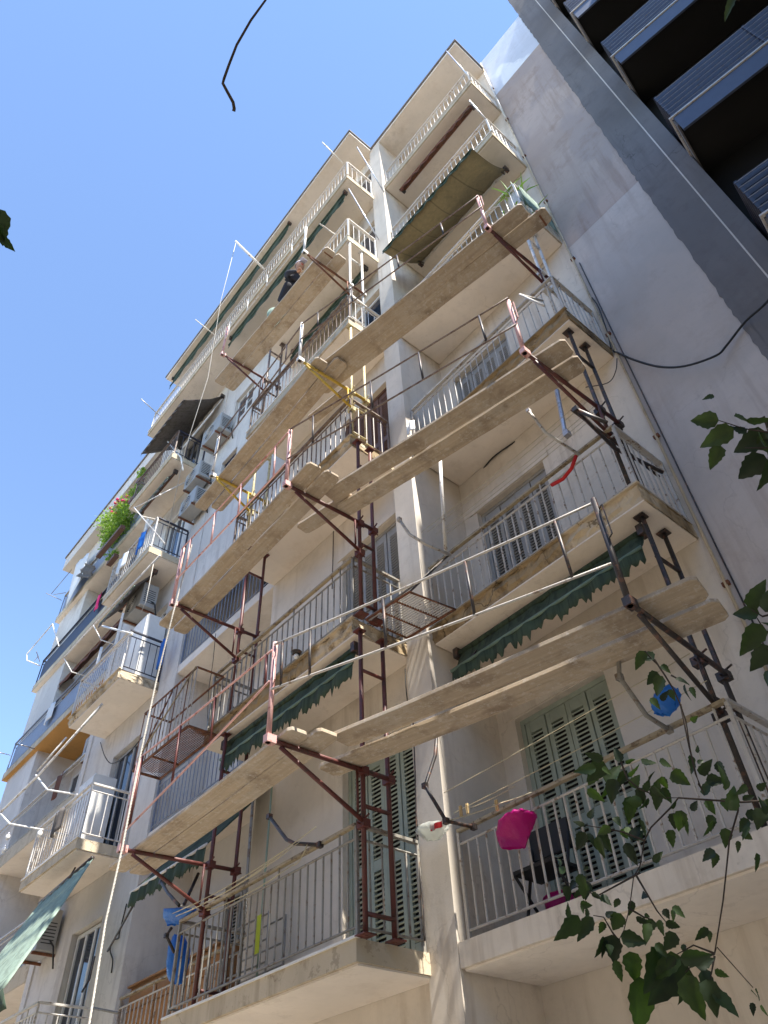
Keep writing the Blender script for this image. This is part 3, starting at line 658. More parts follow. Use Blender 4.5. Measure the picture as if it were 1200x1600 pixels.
def awning(label, a_, b_, out, down, mat, val=.16, arms=(), seed=1, grp='cloth awnings', bar='whitepipe', sag=.05, fringe=.03, roller='railwhite', val_mat=None):
    """roller from a_ to b_, front bar offset by (0, -out, -down)"""
    a_, b_ = Vector(a_), Vector(b_); t = thing('awning', tuple(a_), label, 'awning', grp)
    tube('roller', roller, t, [a_, b_], .035, 8)
    dv = Vector((0, -out, -down)); c, d = b_ + dv, a_ + dv
    cloth((a_, b_, c, d), 18, 8, sag, .012, seed, 'cloth', mat, t)
    tube('front_bar', bar, t, [d, c], .018, 7)
    n = 90; v1 = Vector((0, -.01, -val))
    cloth((d, c, c + v1, d + v1), n, 3, 0, .012, seed + 5, 'valance', val_mat or mat, t, fringe=fringe)
    for s in arms: tube('arm', 'blackpipe', t, [a_ + (b_ - a_) * s + Vector((0, .02, -.05)), (a_ + b_) / 2 * 0 + d + (c - d) * s], .012, 6)
    MB().box(a_.x - .03, a_.x + .03, a_.y - .05, a_.y + .05, a_.z - .05, a_.z + .06).build('bracket', 'blackpipe', t)
    MB().box(b_.x - .03, b_.x + .03, b_.y - .05, b_.y + .05, b_.z - .05, b_.z + .06).build('bracket', 'blackpipe', t)
    return t
awning('narrow ragged green awning folded under the cracked second balcony, centre', (-7.5, 4.02, 4.47), (-4.98, 4.02, 4.47), .05, .19, 'greenaw', .12, seed=2, fringe=.10, bar='greenbar', roller='greenaw')
awning('narrow ragged green awning folded under the right second balcony', (-4.42, 4.94, 4.46), (-2.08, 4.94, 4.46), .14, .26, 'greenaw', .10, arms=(.12, .88), seed=3, fringe=.10, bar='greenbar', roller='greenaw')
awning('green scalloped awning half open over the plywood cabinet balcony', (-9.35, 4.86, 4.42), (-7.55, 4.86, 4.42), .90, 1.10, 'greenaw', .16, arms=(.04,), seed=4, fringe=.05)
awning('large brownish olive awning sagging over the upper right balcony', (-4.35, 5.25, 13.45), (-2.10, 5.25, 13.45), .98, .78, 'oliveaw', .10, arms=(.03, .97), seed=5, sag=.30, bar='greenaw', val_mat='greenaw')
awning('big grey awning with dark rim high on the far left corner', (-13.3, 4.66, 16.0), (-11.1, 4.66, 16.0), .95, .95, 'greyaw', .08, arms=(.02, .98), seed=6, sag=.12, bar='blackpipe', val_mat='greyaw')
awning('rolled dark green awning under the left roof slab', (-13.75, 4.12, 19.30), (-7.6, 4.12, 19.40), .04, .42, 'greenaw', .18, seed=7, fringe=.02, bar='greenaw', roller='greenaw')
awning('rolled dark green awning under the sixth floor slab beside the corner', (-9.8, 4.06, 16.50), (-5.15, 4.06, 16.50), .04, .34, 'greenaw', .16, seed=8, fringe=.02, bar='greenaw', roller='greenaw')
awning('folded rust brown awning under the right sixth floor slab', (-4.3, 5.0, 16.45), (-2.15, 5.0, 16.45), .12, .16, 'brownaw', .10, seed=9, fringe=.02, bar='rust', roller='rust')
awning('rolled dark green awning behind the rope under the fifth balcony', (-7.5, 4.5, 13.5), (-5.1, 4.5, 13.5), .05, .25, 'greenaw', .12, seed=10, fringe=.02, bar='greenaw', roller='greenaw')
awning('brown folded awning behind the grey left house railing', (-20.2, 5.2, 11.9), (-15.3, 5.2, 11.9), .25, .3, 'brownaw', .12, seed=12, bar='rust', roller='rust')
# steep two tone awning at the lower left
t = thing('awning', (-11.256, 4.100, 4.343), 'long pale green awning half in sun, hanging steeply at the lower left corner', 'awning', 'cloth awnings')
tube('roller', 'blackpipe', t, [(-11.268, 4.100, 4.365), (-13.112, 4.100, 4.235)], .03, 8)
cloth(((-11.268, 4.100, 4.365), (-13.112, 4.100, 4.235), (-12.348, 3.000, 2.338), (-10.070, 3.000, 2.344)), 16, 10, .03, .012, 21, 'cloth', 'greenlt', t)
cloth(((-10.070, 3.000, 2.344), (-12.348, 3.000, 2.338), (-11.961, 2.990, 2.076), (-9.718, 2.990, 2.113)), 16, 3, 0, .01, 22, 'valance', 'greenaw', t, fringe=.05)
tube('arm', 'blackpipe', t, [(-12.038, 4.150, 4.473), (-12.496, 4.000, 3.718), (-11.680, 3.500, 3.052)], .014, 6)
# cassettes and their long white drop tubes on the far left balconies
for lb, p, q, r1 in (('long white awning tube sloping below the third balcony on the left', (-10.203, 3.700, 9.511), (-13.960, 3.700, 9.425), None),):
    pass
tubething('awning_tube', [(-10.962, 3.950, 9.983), (-13.978, 3.800, 9.723), (-14.766, 3.750, 9.598)], .02, 'whitepipe', 'long pale awning tube under the fourth left balcony', 'awning tube', extra=(('bracket', [(-13.482, 3.800, 9.732), (-13.359, 4.000, 9.371), (-12.988, 4.300, 9.128)], .012, 'whitepipe'), ('bracket', [(-14.766, 3.750, 9.598), (-14.420, 3.900, 9.116), (-14.447, 4.300, 9.157)], .012, 'whitepipe')), group='bent awning tubes')
tubething('awning_tube', [(-12.262, 4.000, 7.342), (-13.822, 3.700, 6.520), (-14.829, 3.500, 6.148), (-15.692, 3.400, 5.970)], .022, 'whitepipe', 'long white awning tube reaching the left frame edge below the third balcony', 'awning tube', extra=(('bracket', [(-14.075, 3.720, 6.639), (-13.383, 3.800, 6.115), (-12.539, 4.150, 5.786)], .016, 'white'), ('bracket', [(-14.829, 3.500, 6.148), (-14.341, 3.600, 5.803), (-13.656, 3.950, 5.550)], .016, 'white')), group='bent awning tubes')
tubething('awning_tube', [(-13.828, 4.000, 7.379), (-14.370, 3.800, 6.855)], .018, 'whitepipe', 'short white tube doubling the long one at the left', 'awning tube', group='bent awning tubes')
tubething('awning_tube', [(-19.840, 4.800, 13.202), (-21.068, 4.700, 14.705), (-22.163, 4.500, 14.093), (-21.850, 4.500, 13.683), (-21.355, 4.800, 13.350)], .02, 'whitepipe', 'white tube jutting past the far left house into the sky', 'awning tube', group='bent awning tubes')

# ---------------------------------------------------------------- hoist rope and cables
t = thing('hoist_rope', (-7.204, 2.900, 1.510), 'long white hoist rope running from the bottom edge up to the fourth left balcony', 'rope')
pp = [(-6.669, 2.700, 1.237), (-6.906, 2.750, 2.189), (-6.995, 2.800, 2.879), (-7.144, 2.850, 3.716), (-7.244, 2.900, 4.859), (-7.151, 2.900, 5.721), (-7.222, 3.000, 7.004)]
for ph in (0, 2.09, 4.19):
    o_ = []
    for i in range(len(pp) - 1):
        a_, b_ = Vector(pp[i]), Vector(pp[i + 1]); n = int((b_ - a_).length / .018)
        for j in range(n):
            ln = sum((Vector(pp[q + 1]) - Vector(pp[q])).length for q in range(i)) + j * .018
            o_.append(a_.lerp(b_, j / n) + Vector((.0055 * math.cos(ln * 60 + ph), .0055 * math.sin(ln * 60 + ph), 0)))
    MB().path(o_, .0062, 4).build('strand', 'rope', t, smooth=True)
t = thing('thin_rope', (-11.547, 3.900, 9.828), 'thin pale cord hanging down from the white arm beside the roof', 'rope')
tube('cord', 'rope', t, [(-8.624, 3.200, 18.786), (-9.035, 3.300, 16.456), (-9.037, 3.400, 13.350), (-9.673, 3.500, 11.714), (-10.298, 3.750, 10.023), (-10.691, 3.900, 10.063)], .007, 5)
tube('cord', 'rope', t, [(-11.641, 4.100, 10.338), (-11.562, 4.100, 9.289), (-11.693, 4.100, 9.089)], .007, 5)
t = thing('hoist_pole', (-8.624, 3.200, 18.786), 'white steel arm jutting from the left roof balcony into the sky', 'pole')
tube('tube', 'whitepipe', t, [(-8.544, 3.150, 18.621), (-8.354, 3.950, 17.832)], .03, 8)
for i, (p, q, lb) in enumerate((((-10.569, 3.300, 17.653), (-10.525, 3.900, 17.425), 'short white pole jutting from the high left balcony rail'), ((-13.024, 3.200, 16.723), (-13.298, 3.900, 16.809), 'grey pole jutting past the left end of the long top balcony'), ((-5.020, 3.300, 17.907), (-5.019, 3.900, 17.679), 'thin white pole above the top corner balcony railing'), ((-4.788, 3.200, 13.062), (-5.295, 3.900, 14.487), 'white pole stub beside the fifth corner balcony'), ((-18.323, 4.300, 9.257), (-18.995, 4.800, 9.597), 'small dark pole at the ochre soffit balcony, far left'), ((-19.756, 4.200, 9.633), (-21.268, 4.800, 10.378), 'dark pole end touching the left picture edge'), ((-2.030, 4.500, 18.944), (-1.847, 4.700, 16.845), 'long white pole crossing from the right roof slab to the top rail'), ((-1.868, 4.300, 14.572), (-1.945, 5.500, 14.581), 'long white pole beside the right fifth floor railing'), ((-4.623, 4.000, 17.978), (-4.499, 4.600, 16.137), 'thin white pole leaning on the top corner balcony return'), ((-4.949, 4.000, 16.238), (-4.772, 4.600, 14.299), 'thin white pole below the top corner balcony'))):
    t = thing('flag_pole', p, lb, 'pole', 'short poles on the railings'); tube('tube', 'whitepipe' if i in (0, 2, 3) else 'silver', t, [p, q], .014, 6)
def cable(name, pts, r, mt, label, cat='cable', group='loose cables', smooth=True):
    P = [Vector(p) for p in pts]; out = []
    for i in range(len(P) - 1):
        p0, p1, p2, p3 = P[max(0, i - 1)], P[i], P[i + 1], P[min(len(P) - 1, i + 2)]
        for j in range(5):
            t_ = j / 5
            out.append(.5 * ((2 * p1) + (p2 - p0) * t_ + (2 * p0 - 5 * p1 + 4 * p2 - p3) * t_ ** 2 + (3 * p1 - p0 - 3 * p2 + p3) * t_ ** 3))
    out.append(P[-1])
    o = MB().path(out, r, 6).build(name, mt, None, smooth=True); return tag(o, label, cat, group)
cable('cable', [(0.057, 4.900, 5.995), (-0.242, 5.200, 6.198), (-0.519, 5.500, 6.519), (-0.785, 5.500, 6.404), (-0.912, 5.450, 6.323), (-1.211, 5.450, 6.492), (-1.440, 5.450, 6.749), (-1.665, 5.500, 7.201), (-1.849, 5.550, 7.662)], .013, 'black', 'black cable sagging across the patched blank wall')
cable('cable', [(-1.857, 5.540, 7.704), (-1.817, 5.540, 8.015), (-1.781, 5.540, 8.587), (-1.802, 5.540, 8.865)], .008, 'black', 'short black cable rising from the blank wall corner')
cable('cable', [(-1.830, 5.500, 7.425), (-1.905, 5.500, 7.249), (-2.043, 5.500, 7.171), (-2.273, 5.400, 7.250)], .006, 'black', 'thin cable loop under the third right balcony')
cable('cable', [(-4.848, 4.994, 7.550), (-4.826, 5.477, 7.550), (-4.686, 5.617, 7.550), (-4.263, 5.612, 7.550), (-3.884, 5.537, 7.550), (-3.508, 5.572, 7.550)], .011, 'black', 'dark cable snaking over the soffit of the third right balcony')
cable('cable', [(-9.590, 4.700, 7.640), (-9.537, 4.700, 6.974), (-9.542, 4.700, 6.501), (-9.401, 4.700, 5.771)], .006, 'black', 'thin cable hanging below the loggia with blue rails')
cable('cable', [(-13.977, 4.713, 7.560), (-13.206, 4.600, 6.904), (-12.865, 4.650, 6.639), (-12.223, 4.650, 6.555), (-11.710, 4.680, 6.683), (-11.672, 4.700, 6.256)], .009, 'black', 'cable draped beside the far left door')
cable('cable', [(-11.160, 4.700, 3.814), (-11.219, 4.700, 3.461), (-11.221, 4.700, 3.380), (-11.405, 4.700, 3.391), (-11.429, 4.700, 3.275), (-11.275, 4.700, 3.122), (-11.235, 4.700, 2.958)], .010, 'black', 'kinked black cable down the pier above the cabinet')
cable('cable', [(-6.300, 4.700, 7.535), (-6.306, 4.700, 6.923), (-6.314, 4.700, 6.468)], .008, 'blackpipe', 'old cable down the wall left of the second floor shutters')
cable('cable', [(-4.916, 4.630, 4.429), (-4.923, 4.630, 4.238), (-4.914, 4.630, 4.009)], .006, 'black', 'thin cable on the central pier under the rusty rack')
cable('cable', [(-4.843, 4.620, 3.827), (-4.863, 4.620, 3.362), (-4.889, 4.620, 2.939), (-4.914, 4.620, 2.548), (-4.879, 4.610, 2.169), (-4.886, 4.610, 1.832)], .007, 'blackpipe', 'long thin cable down the left edge of the central pier')
# corner conduit where the blank wall begins
t = thing('drain_pipe', (-1.83, 5.55, GZ), 'thin vertical pipe in the corner between balconies and blank wall', 'drain pipe')
tube('pipe', 'edge', t, [(-1.815, 5.545, GZ), (-1.822, 5.545, 10.0), (-1.815, 5.545, 20.0)], .014, 8)
tube('pipe', 'blackpipe', t, [(-1.755, 5.56, GZ), (-1.76, 5.56, 9.8)], .008, 6)
for k in range(1, 10): MB().box(-1.85, -1.785, 5.535, 5.569, k * 2 - .02, k * 2 + .02).build('clip', 'rust', t)
tube('stub', 'whitepipe', t, [(-1.829, 5.550, 19.253), (-1.712, 5.200, 15.106)], .018, 6)

# ---------------------------------------------------------------- racks
t = thing('clothes_rack', (-4.4, 4.3, Z(2)), 'rusty fold-down drying rack with many thin bars in the corner of the second floor balconies', 'drying rack', 'rusty racks')
a_, b_, c_, d_ = (-4.780, 4.571, 4.720), (-4.110, 4.633, 4.720), (-4.253, 4.143, 4.800), (-4.855, 4.061, 4.780)
a_, b_, c_, d_ = [Vector(p) for p in (a_, b_, c_, d_)]
tube('frame', 'rust', t, [a_, b_, c_, d_, a_], .016, 6)
bars = MB()
for i in range(1, 17):
    s = i / 17; p, q = a_ + (d_ - a_) * s, b_ + (c_ - b_) * s; bars = MB().path([p, q], .007, 5); bars.build('bar', 'raillight', t)
for s in (.32, .68): tube('cross_bar', 'rust', t, [a_ + (b_ - a_) * s, d_ + (c_ - d_) * s], .012, 6)
tube('stay', 'blackpipe', t, [c_, (-4.228, 4.770, 5.620)], .012, 6); tube('stay', 'railgrey', t, [d_, (-4.444, 4.541, 5.300), (-4.227, 4.674, 5.500)], .012, 6)
t = thing('balcony_rack', (-8.2, 3.9, Z(2) - .1), 'rusty cage with a mesh floor hooked on the left end of the second balcony', 'balcony cage', 'rusty racks')
x0, x1, y0, y1, zb, zt = -8.95, -7.55, 3.52, 3.90, 4.60, 5.42
for p, q in (((x0, y0), (x1, y0)), ((x1, y0), (x1, y1)), ((x0, y1), (x1, y1)), ((x0, y0), (x0, y1))):
    tube('frame', 'rust', t, [(p[0], p[1], zb), (q[0], q[1], zb)], .018, 6); tube('frame', 'rust', t, [(p[0], p[1], zt), (q[0], q[1], zt)], .014, 6)
for i in range(15): tube('bar', 'raillight' if i % 3 else 'rust', t, [(x0 + i * .1, y0, zb), (x0 + i * .1, y0, zt)], .007, 5)
m = MB()
for i in range(40): m.path([(x0 + i * .035, y0, zb), (min(x1, x0 + i * .035 + .2), y1, zb + .004)], .004, 3).path([(x0 + i * .035, y1, zb), (min(x1, x0 + i * .035 + .2), y0, zb + .006)], .004, 3)
m.build('mesh_floor', 'rust', t, kind='stuff')
tube('cross_bar', 'rust', t, [(x0 + .5, y0, zb - .01), (x0 + .5, y1, zb - .01)], .013, 6)
tube('diagonal', 'rust', t, [(x0, y0, zb), (x0 + .8, y0, zt)], .011, 6); tube('diagonal', 'handrail', t, [(x0 + .1, y0 - .02, zb + .1), (x1, y0 - .02, zt)], .011, 6)

# ---------------------------------------------------------------- air conditioners
def aircon(c, label, rot=0, s=(.78, .30, .54), mt='ac'):
    t = thing('air_conditioner', c, label, 'air conditioner', 'air conditioner units'); x, y, z = c
    w2, d2, h = s[0] / 2, s[1], s[2]
    box('casing', mt, t, x - w2, x + w2, y - d2, y, z, z + h, bevel=.012)
    m = MB()
    for r in (.20, .16, .12, .08, .04):
        m.path([(x - .08 + r * math.cos(k * math.pi / 8), y - d2 - .006, z + h / 2 + r * math.sin(k * math.pi / 8)) for k in range(17)], .004, 4)
    m.build('fan_grille', 'white', t)
    b = len(MB().v); d = MB(); d.poly([(x - .08 + .21 * math.cos(k * math.pi / 10), y - d2 - .002, z + h / 2 + .21 * math.sin(k * math.pi / 10)) for k in range(20)]); d.build('fan_opening', 'black', t)
    for sx in (-.28, .28): box('bracket', 'rust', t, x + sx - .015, x + sx + .015, y - d2 - .02, y + .10, z - .045, z - .005)
    tube('hose', 'black', t, [(x + w2, y - .1, z + .15), (x + w2 + .09, y - .06, z + .05), (x + w2 + .08, y + .02, z - .25)], .014, 6)
    m = MB()
    for i in range(7): m.box(x + w2 + .001, x + w2 + .004, y - d2 + .05, y - .05, z + .1 + i * .05, z + .115 + i * .05)
    m.build('side_vents', 'black', t)
    return t
aircon((-10.72, 4.70, 13.72), 'big pale air conditioner left of the upper white window', s=(.85, .32, .56))
aircon((-11.25, 4.66, 12.62), 'bluish air conditioner high on the second pier, upper of two', s=(.7, .30, .48))
aircon((-11.20, 4.66, 11.72), 'bluish air conditioner under its twin on the second pier', s=(.7, .30, .48))
aircon((-12.6, 4.55, 9.70), 'round grilled air conditioner hanging below the fourth left balcony', s=(.8, .34, .58))
aircon((-14.0, 4.68, 3.75), 'weathered air conditioner beside the pale awning at lower left', s=(.75, .30, .62))
aircon((-14.95, 5.5, 8.6), 'dirty air conditioner behind the long white tubes, upper', s=(.7, .3, .55))
aircon((-16.3, 5.6, 8.4), 'sooty air conditioner behind the long white tubes, lower', s=(.8, .32, .6))

# ---------------------------------------------------------------- bags, pegs, lines, dryers
def bag(pts, cx, mt, label, y, d=.10, cat='plastic bag', seed=1):
    """a crumpled bag lofted between a left and a right outline"""
    rd = random.Random(seed); m = MB(); n = len(pts)
    def fn(u, v):
        k = v * (n - 1); i = min(n - 2, int(k)); f = k - i
        l = Vector(pts[i][0]).lerp(Vector(pts[i + 1][0]), f); r = Vector(pts[i][1]).lerp(Vector(pts[i + 1][1]), f)
        a_ = 2 * math.pi * u; c = (l + r) / 2; h = (r - l) / 2
        p = c + h * math.cos(a_) + Vector((0, d * math.sin(a_) * (.35 + math.sin(math.pi * min(.95, v + .1))), 0))
        j = .007; return p + Vector((rd.uniform(-j, j), rd.uniform(-j, j), rd.uniform(-j, j)))
    m.grid(fn, 22, 14); o = m.build('plastic_bag', mt, None, smooth=True); return tag(o, label, cat, 'plastic bags')
bag([((-3.692, 4.620, 2.463), (-3.609, 4.620, 2.443)), ((-3.739, 4.600, 2.444), (-3.573, 4.600, 2.405)), ((-3.882, 4.600, 2.423), (-3.613, 4.600, 2.350)), ((-3.963, 4.600, 2.370), (-3.654, 4.600, 2.262)), ((-3.925, 4.600, 2.249), (-3.704, 4.600, 2.188))], 0, 'bagpink', 'magenta plastic bag blowing on the lower right balcony rail', 4.6, seed=4)
bag([((-4.408, 4.500, 2.608), (-4.374, 4.500, 2.575)), ((-4.600, 4.500, 2.669), (-4.443, 4.500, 2.529)), ((-4.739, 4.500, 2.684), (-4.526, 4.500, 2.493)), ((-4.785, 4.500, 2.644), (-4.651, 4.500, 2.523))], 0, 'bagclear', 'milky plastic bag tied at the joint of the bent black rod', 4.5, d=.05, seed=5)
o = MB().grid(lambda u, v: (lambda p, q: (p[0] + (q[0] - p[0]) * u, 4.44 + .01 * math.sin(9 * u), p[2] + (q[2] - p[2]) * u - .05 * v))((-4.543, 4.440, 2.603), (-4.401, 4.440, 2.596)), 6, 2).build('red_scrap', 'red', None); tag(o, 'tiny red scrap caught in the milky bag', 'scrap')
bag([((-7.609, 3.950, 2.680), (-7.673, 3.950, 2.672)), ((-8.280, 3.950, 2.857), (-7.616, 3.950, 2.657)), ((-8.298, 3.950, 2.784), (-7.792, 3.950, 2.629)), ((-8.187, 3.950, 2.667), (-7.951, 3.950, 2.620))], 0, 'bagblue', 'blue plastic bag wrapped round a tube above the lowest left railing', 3.95, d=.07, seed=6)
bag([((-8.445, 4.200, 2.667), (-8.327, 4.200, 2.652)), ((-8.498, 4.200, 2.565), (-8.205, 4.200, 2.522)), ((-8.505, 4.200, 2.411), (-8.158, 4.200, 2.365)), ((-8.466, 4.200, 2.251), (-8.205, 4.200, 2.162)), ((-8.348, 4.200, 2.185), (-8.259, 4.200, 2.161))], 0, 'bagblue', 'long blue bag hanging behind the lowest left railing', 4.2, d=.08, seed=7)
bag([((-2.066, 4.400, 2.687), (-2.035, 4.400, 2.661)), ((-2.165, 4.400, 2.672), (-2.033, 4.400, 2.611)), ((-2.242, 4.400, 2.635), (-2.096, 4.400, 2.526)), ((-2.239, 4.400, 2.555), (-2.145, 4.400, 2.502))], 0, 'bagblue', 'blue plastic bag behind the twigs at right', 4.4, d=.07, seed=8)
for i, (px, lb) in enumerate((((-4.179, 4.450, 2.606), 'left one of the wooden pegs on the line near the bent rod'), ((-4.243, 4.600, 2.688), 'darker peg on the farther line near the bent rod'), ((-3.832, 4.500, 2.540), 'single wooden peg on the line, nearest the magenta bag'))):
    m = MB(); x, y, z = px; m.box(x - .012, x - .003, y - .008, y + .008, z - .05, z + .035).box(x + .003, x + .012, y - .008, y + .008, z - .05, z + .035).box(x - .012, x + .012, y - .004, y + .004, z + .0, z + .008)
    tag(m.build('clothes_peg', 'pin', None), lb, 'clothes peg', 'wooden clothes pegs')
def rod(pts, mt, label, r=.018, joints=(), grp='bent clothes line arms'):
    t = thing('bent_arm', pts[0], label, 'clothes line arm', grp); tube('tube', mt, t, pts, r, 7)
    for j in joints: MB().box(pts[j][0] - r - .005, pts[j][0] + r + .005, pts[j][1] - r - .005, pts[j][1] + r + .005, pts[j][2] - r - .006, pts[j][2] + r + .006).build('joint', mt, t)
    return t
rod([(-4.456, 4.550, 3.490), (-4.463, 4.500, 3.223), (-4.524, 4.400, 2.933), (-4.310, 4.400, 2.550), (-4.216, 4.620, 2.522)], 'blackpipe', 'bent black arm from the central pier to the right lower rail', .017, (2, 3, 4))
rod([(-6.220, 3.900, 3.139), (-6.133, 3.900, 3.052), (-5.820, 3.850, 2.774), (-5.692, 3.850, 2.698), (-5.399, 3.920, 2.607)], 'blackpipe', 'bent black arm above the lowest centre railing', .018, (0, 4))
rod([(-2.366, 4.450, 3.241), (-2.415, 4.400, 2.939), (-2.305, 4.400, 2.576), (-2.341, 4.720, 2.591)], 'railgrey', 'bent grey arm behind the twigs over the lower right rail', .018, (1, 3))
rod([(-8.411, 3.900, 3.166), (-8.099, 3.850, 2.954), (-7.679, 3.800, 2.704), (-7.768, 3.900, 2.757), (-7.930, 4.100, 3.152)], 'blackpipe', 'bent black arm above the blue bag', .018, (0,))
rod([(-8.087, 3.950, 2.617), (-8.181, 3.950, 2.566), (-8.048, 4.000, 2.385)], 'blackpipe', 'short kinked arm holding the long blue bag', .016, (1,))
rod([(-2.462, 4.300, 6.084), (-2.327, 4.250, 5.559), (-2.290, 4.700, 5.529)], 'raillight', 'bent pale arm above the right second floor rail', .015, (0,))
rod([(-2.243, 4.600, 6.458), (-2.305, 4.600, 5.848), (-2.292, 4.600, 5.774)], 'silver', 'short silver tube hanging under the right second row boards', .025, (2,))
rod([(-3.909, 4.500, 6.769), (-3.947, 4.500, 6.328), (-4.195, 4.700, 5.558)], 'whitepipe', 'thin straight white pole behind the second row boards', .022)
rod([(-4.277, 4.100, 5.824), (-4.137, 4.100, 5.492), (-4.012, 4.200, 5.318), (-4.040, 4.600, 5.402)], 'raillight', 'pale bent arm above the rusty drying rack', .017, (0,))
rod([(-1.823, 4.100, 7.081), (-2.094, 4.200, 7.830), (-2.038, 4.600, 8.054)], 'raillight', 'thin bent arm over the third floor right railing', .013)
rod([(-10.691, 3.900, 10.063), (-12.264, 3.600, 12.164), (-11.885, 3.700, 11.642), (-11.795, 4.000, 11.655)], 'whitepipe', 'white triangular arm above the fourth left balcony', .015)
rod([(-12.251, 3.600, 12.133), (-11.691, 3.900, 12.295), (-11.709, 4.500, 13.202)], 'whitepipe', 'long thin arm across the soffit of the fifth left balcony', .012, (1,))
rod([(-13.199, 3.900, 9.591), (-11.512, 3.950, 8.434)], 'white', 'thick white arm on the third left balcony corner', .02, (1,))
rod([(-12.411, 4.000, 14.920), (-11.478, 4.100, 13.511), (-11.170, 4.100, 12.785)], 'white', 'white curved arm at the fifth left balcony', .02)
rod([(-1.708, 4.200, 5.052), (-1.885, 4.100, 5.338), (-1.960, 4.760, 5.359), (-1.864, 5.400, 5.370)], 'blackpipe', 'bundle of black rods over the right end of the second floor', .02, (1,))
rod([(-1.949, 4.150, 5.446), (-1.953, 4.800, 5.478), (-1.911, 5.400, 5.346)], 'blackpipe', 'lower black rod lying over the right rail end', .014)
rod([(-11.685, 4.600, 3.239), (-11.193, 4.400, 2.837), (-11.107, 4.300, 2.663)], 'blackpipe', 'thin black arm by the far left door', .013)
rod([(-11.137, 4.500, 2.511), (-10.539, 4.600, 2.357)], 'railgrey', 'grey horizontal arm at the bottom left', .016)
rod([(-11.270, 4.600, 3.217), (-10.037, 4.300, 3.381), (-9.557, 4.200, 3.499)], 'blackpipe', 'long black awning arm beside the white rope', .015)
def lines(pairs, mt, label, n=1, r=.0035, sag=.03, grp='clothes lines'):
    t = thing('clothes_line', pairs[0][0], label, 'clothes line', grp)
    for p, q in pairs:
        p, q = Vector(p), Vector(q); tube('line', mt, t, [p.lerp(q, i / 6) + Vector((0, 0, -sag * 4 * i / 6 * (1 - i / 6))) for i in range(7)], r, 4)
lines([((-5.758, 3.860, 2.710), (-7.583, 3.900, 2.664)), ((-5.507, 3.860, 2.629), (-5.792, 3.900, 2.551)), ((-5.792, 3.900, 2.551), (-7.462, 3.950, 2.611))], 'string', 'pale cords between the bent black arm and the blue bag', r=.006, sag=.05)
lines([((-7.8, 3.80, 2.66), (-5.3, 3.80, 2.70)), ((-7.8, 3.84, 2.64), (-5.6, 3.84, 2.68))], 'string', 'cords along the lowest centre handrail', r=.005, sag=.06)
lines([((-4.4, y, 5.98 + .06 * i), (-2.0, y, 5.98 + .06 * i)) for i, y in enumerate((4.55, 4.65, 4.8, 4.9, 5.0))], 'string', 'many thin lines across the right second floor balcony', r=.0035)
lines([((-4.330, 4.420, 2.562), (-3.736, 4.500, 2.530)), ((-4.200, 4.600, 2.672), (-3.776, 4.700, 2.725)), ((-3.871, 4.500, 2.554), (-3.472, 4.500, 2.503)), ((-4.4, 4.6, 2.7), (-1.9, 4.6, 2.72)), ((-4.4, 4.5, 2.85), (-1.9, 4.5, 2.9))], 'string', 'thin lines over the lower right balcony holding pegs', r=.004, sag=.01)
# red strap on right rail
o = MB().path([(-2.326, 4.700, 5.543), (-2.415, 4.700, 5.432), (-2.534, 4.700, 5.387), (-2.687, 4.720, 5.439)], .02, 6).build('red_strap', 'red', None, smooth=True); tag(o, 'red rag twisted along the right second floor rail', 'rag')

# ---------------------------------------------------------------- balcony furniture
t = thing('cabinet', (-9.6, 5.1, Z(1)), 'orange wooden cabinet with worn top behind the bottom left rail', 'cabinet')
x0, x1, y0, y1, zb, zt = -10.85, -8.55, 4.86, 5.35, Z(1), Z(1) + .96
box('body', 'ply', t, x0, x1, y0, y1, zb, zt); 
for i in range(3):
    a0 = x0 + .02 + i * .76; box('door', 'ply', t, a0, a0 + .73, y0 - .02, y0 - .002, zb + .05, zt - .28); box('door', 'ply', t, a0, a0 + .73, y0 - .02, y0 - .002, zt - .26, zt - .03)
for i in range(6):
    a0 = x0 - .03 + i * .39; box('top_board', 'ply', t, a0, a0 + .38, y0 - .05, y1 + .03, zt + .002 + .004 * (i % 2), zt + .025)
t = thing('chair', (-3.9, 5.15, Z(1)), 'dark folding chair behind the lower right railing', 'chair')
for x in (-4.15, -3.75):
    tube('leg', 'black', t, [(x, 5.0, Z(1)), (x, 5.3, Z(1) + .85)], .014, 6); tube('leg', 'black', t, [(x, 5.35, Z(1)), (x, 4.95, Z(1) + .45)], .014, 6)
box('seat', 'black', t, -4.16, -3.74, 4.95, 5.3, Z(1) + .43, Z(1) + .46); box('backrest', 'black', t, -4.16, -3.74, 5.24, 5.28, Z(1) + .6, Z(1) + .84)
t = thing('tub', (-3.95, 4.95, Z(1)), 'magenta plastic tub on the lower right balcony floor', 'tub')
MB().grid(lambda u, v: (-3.9 + (.15 + .03 * v) * math.cos(6.283 * u), 5.25 + (.15 + .03 * v) * math.sin(6.283 * u), Z(1) + .01 + .24 * v), 20, 3).build('bowl', 'bagpink', t, smooth=True, solid=.004)
tube('rim', 'bagpink', t, [(-3.9 + .18 * math.cos(k * .3142), 5.25 + .18 * math.sin(k * .3142), Z(1) + .25) for k in range(21)], .008, 5)
t = thing('drying_stand', (-7.4, 4.45, Z(1)), 'folding clothes stand with lime cloth behind the lowest centre railing', 'clothes stand')
for zz in (.35, .55, .78): tube('bar', 'railgrey', t, [(-7.7, 4.4, Z(1) + zz), (-6.9, 4.4, Z(1) + zz)], .01, 5); tube('bar', 'railgrey', t, [(-7.7, 4.6, Z(1) + zz), (-6.9, 4.6, Z(1) + zz)], .01, 5)
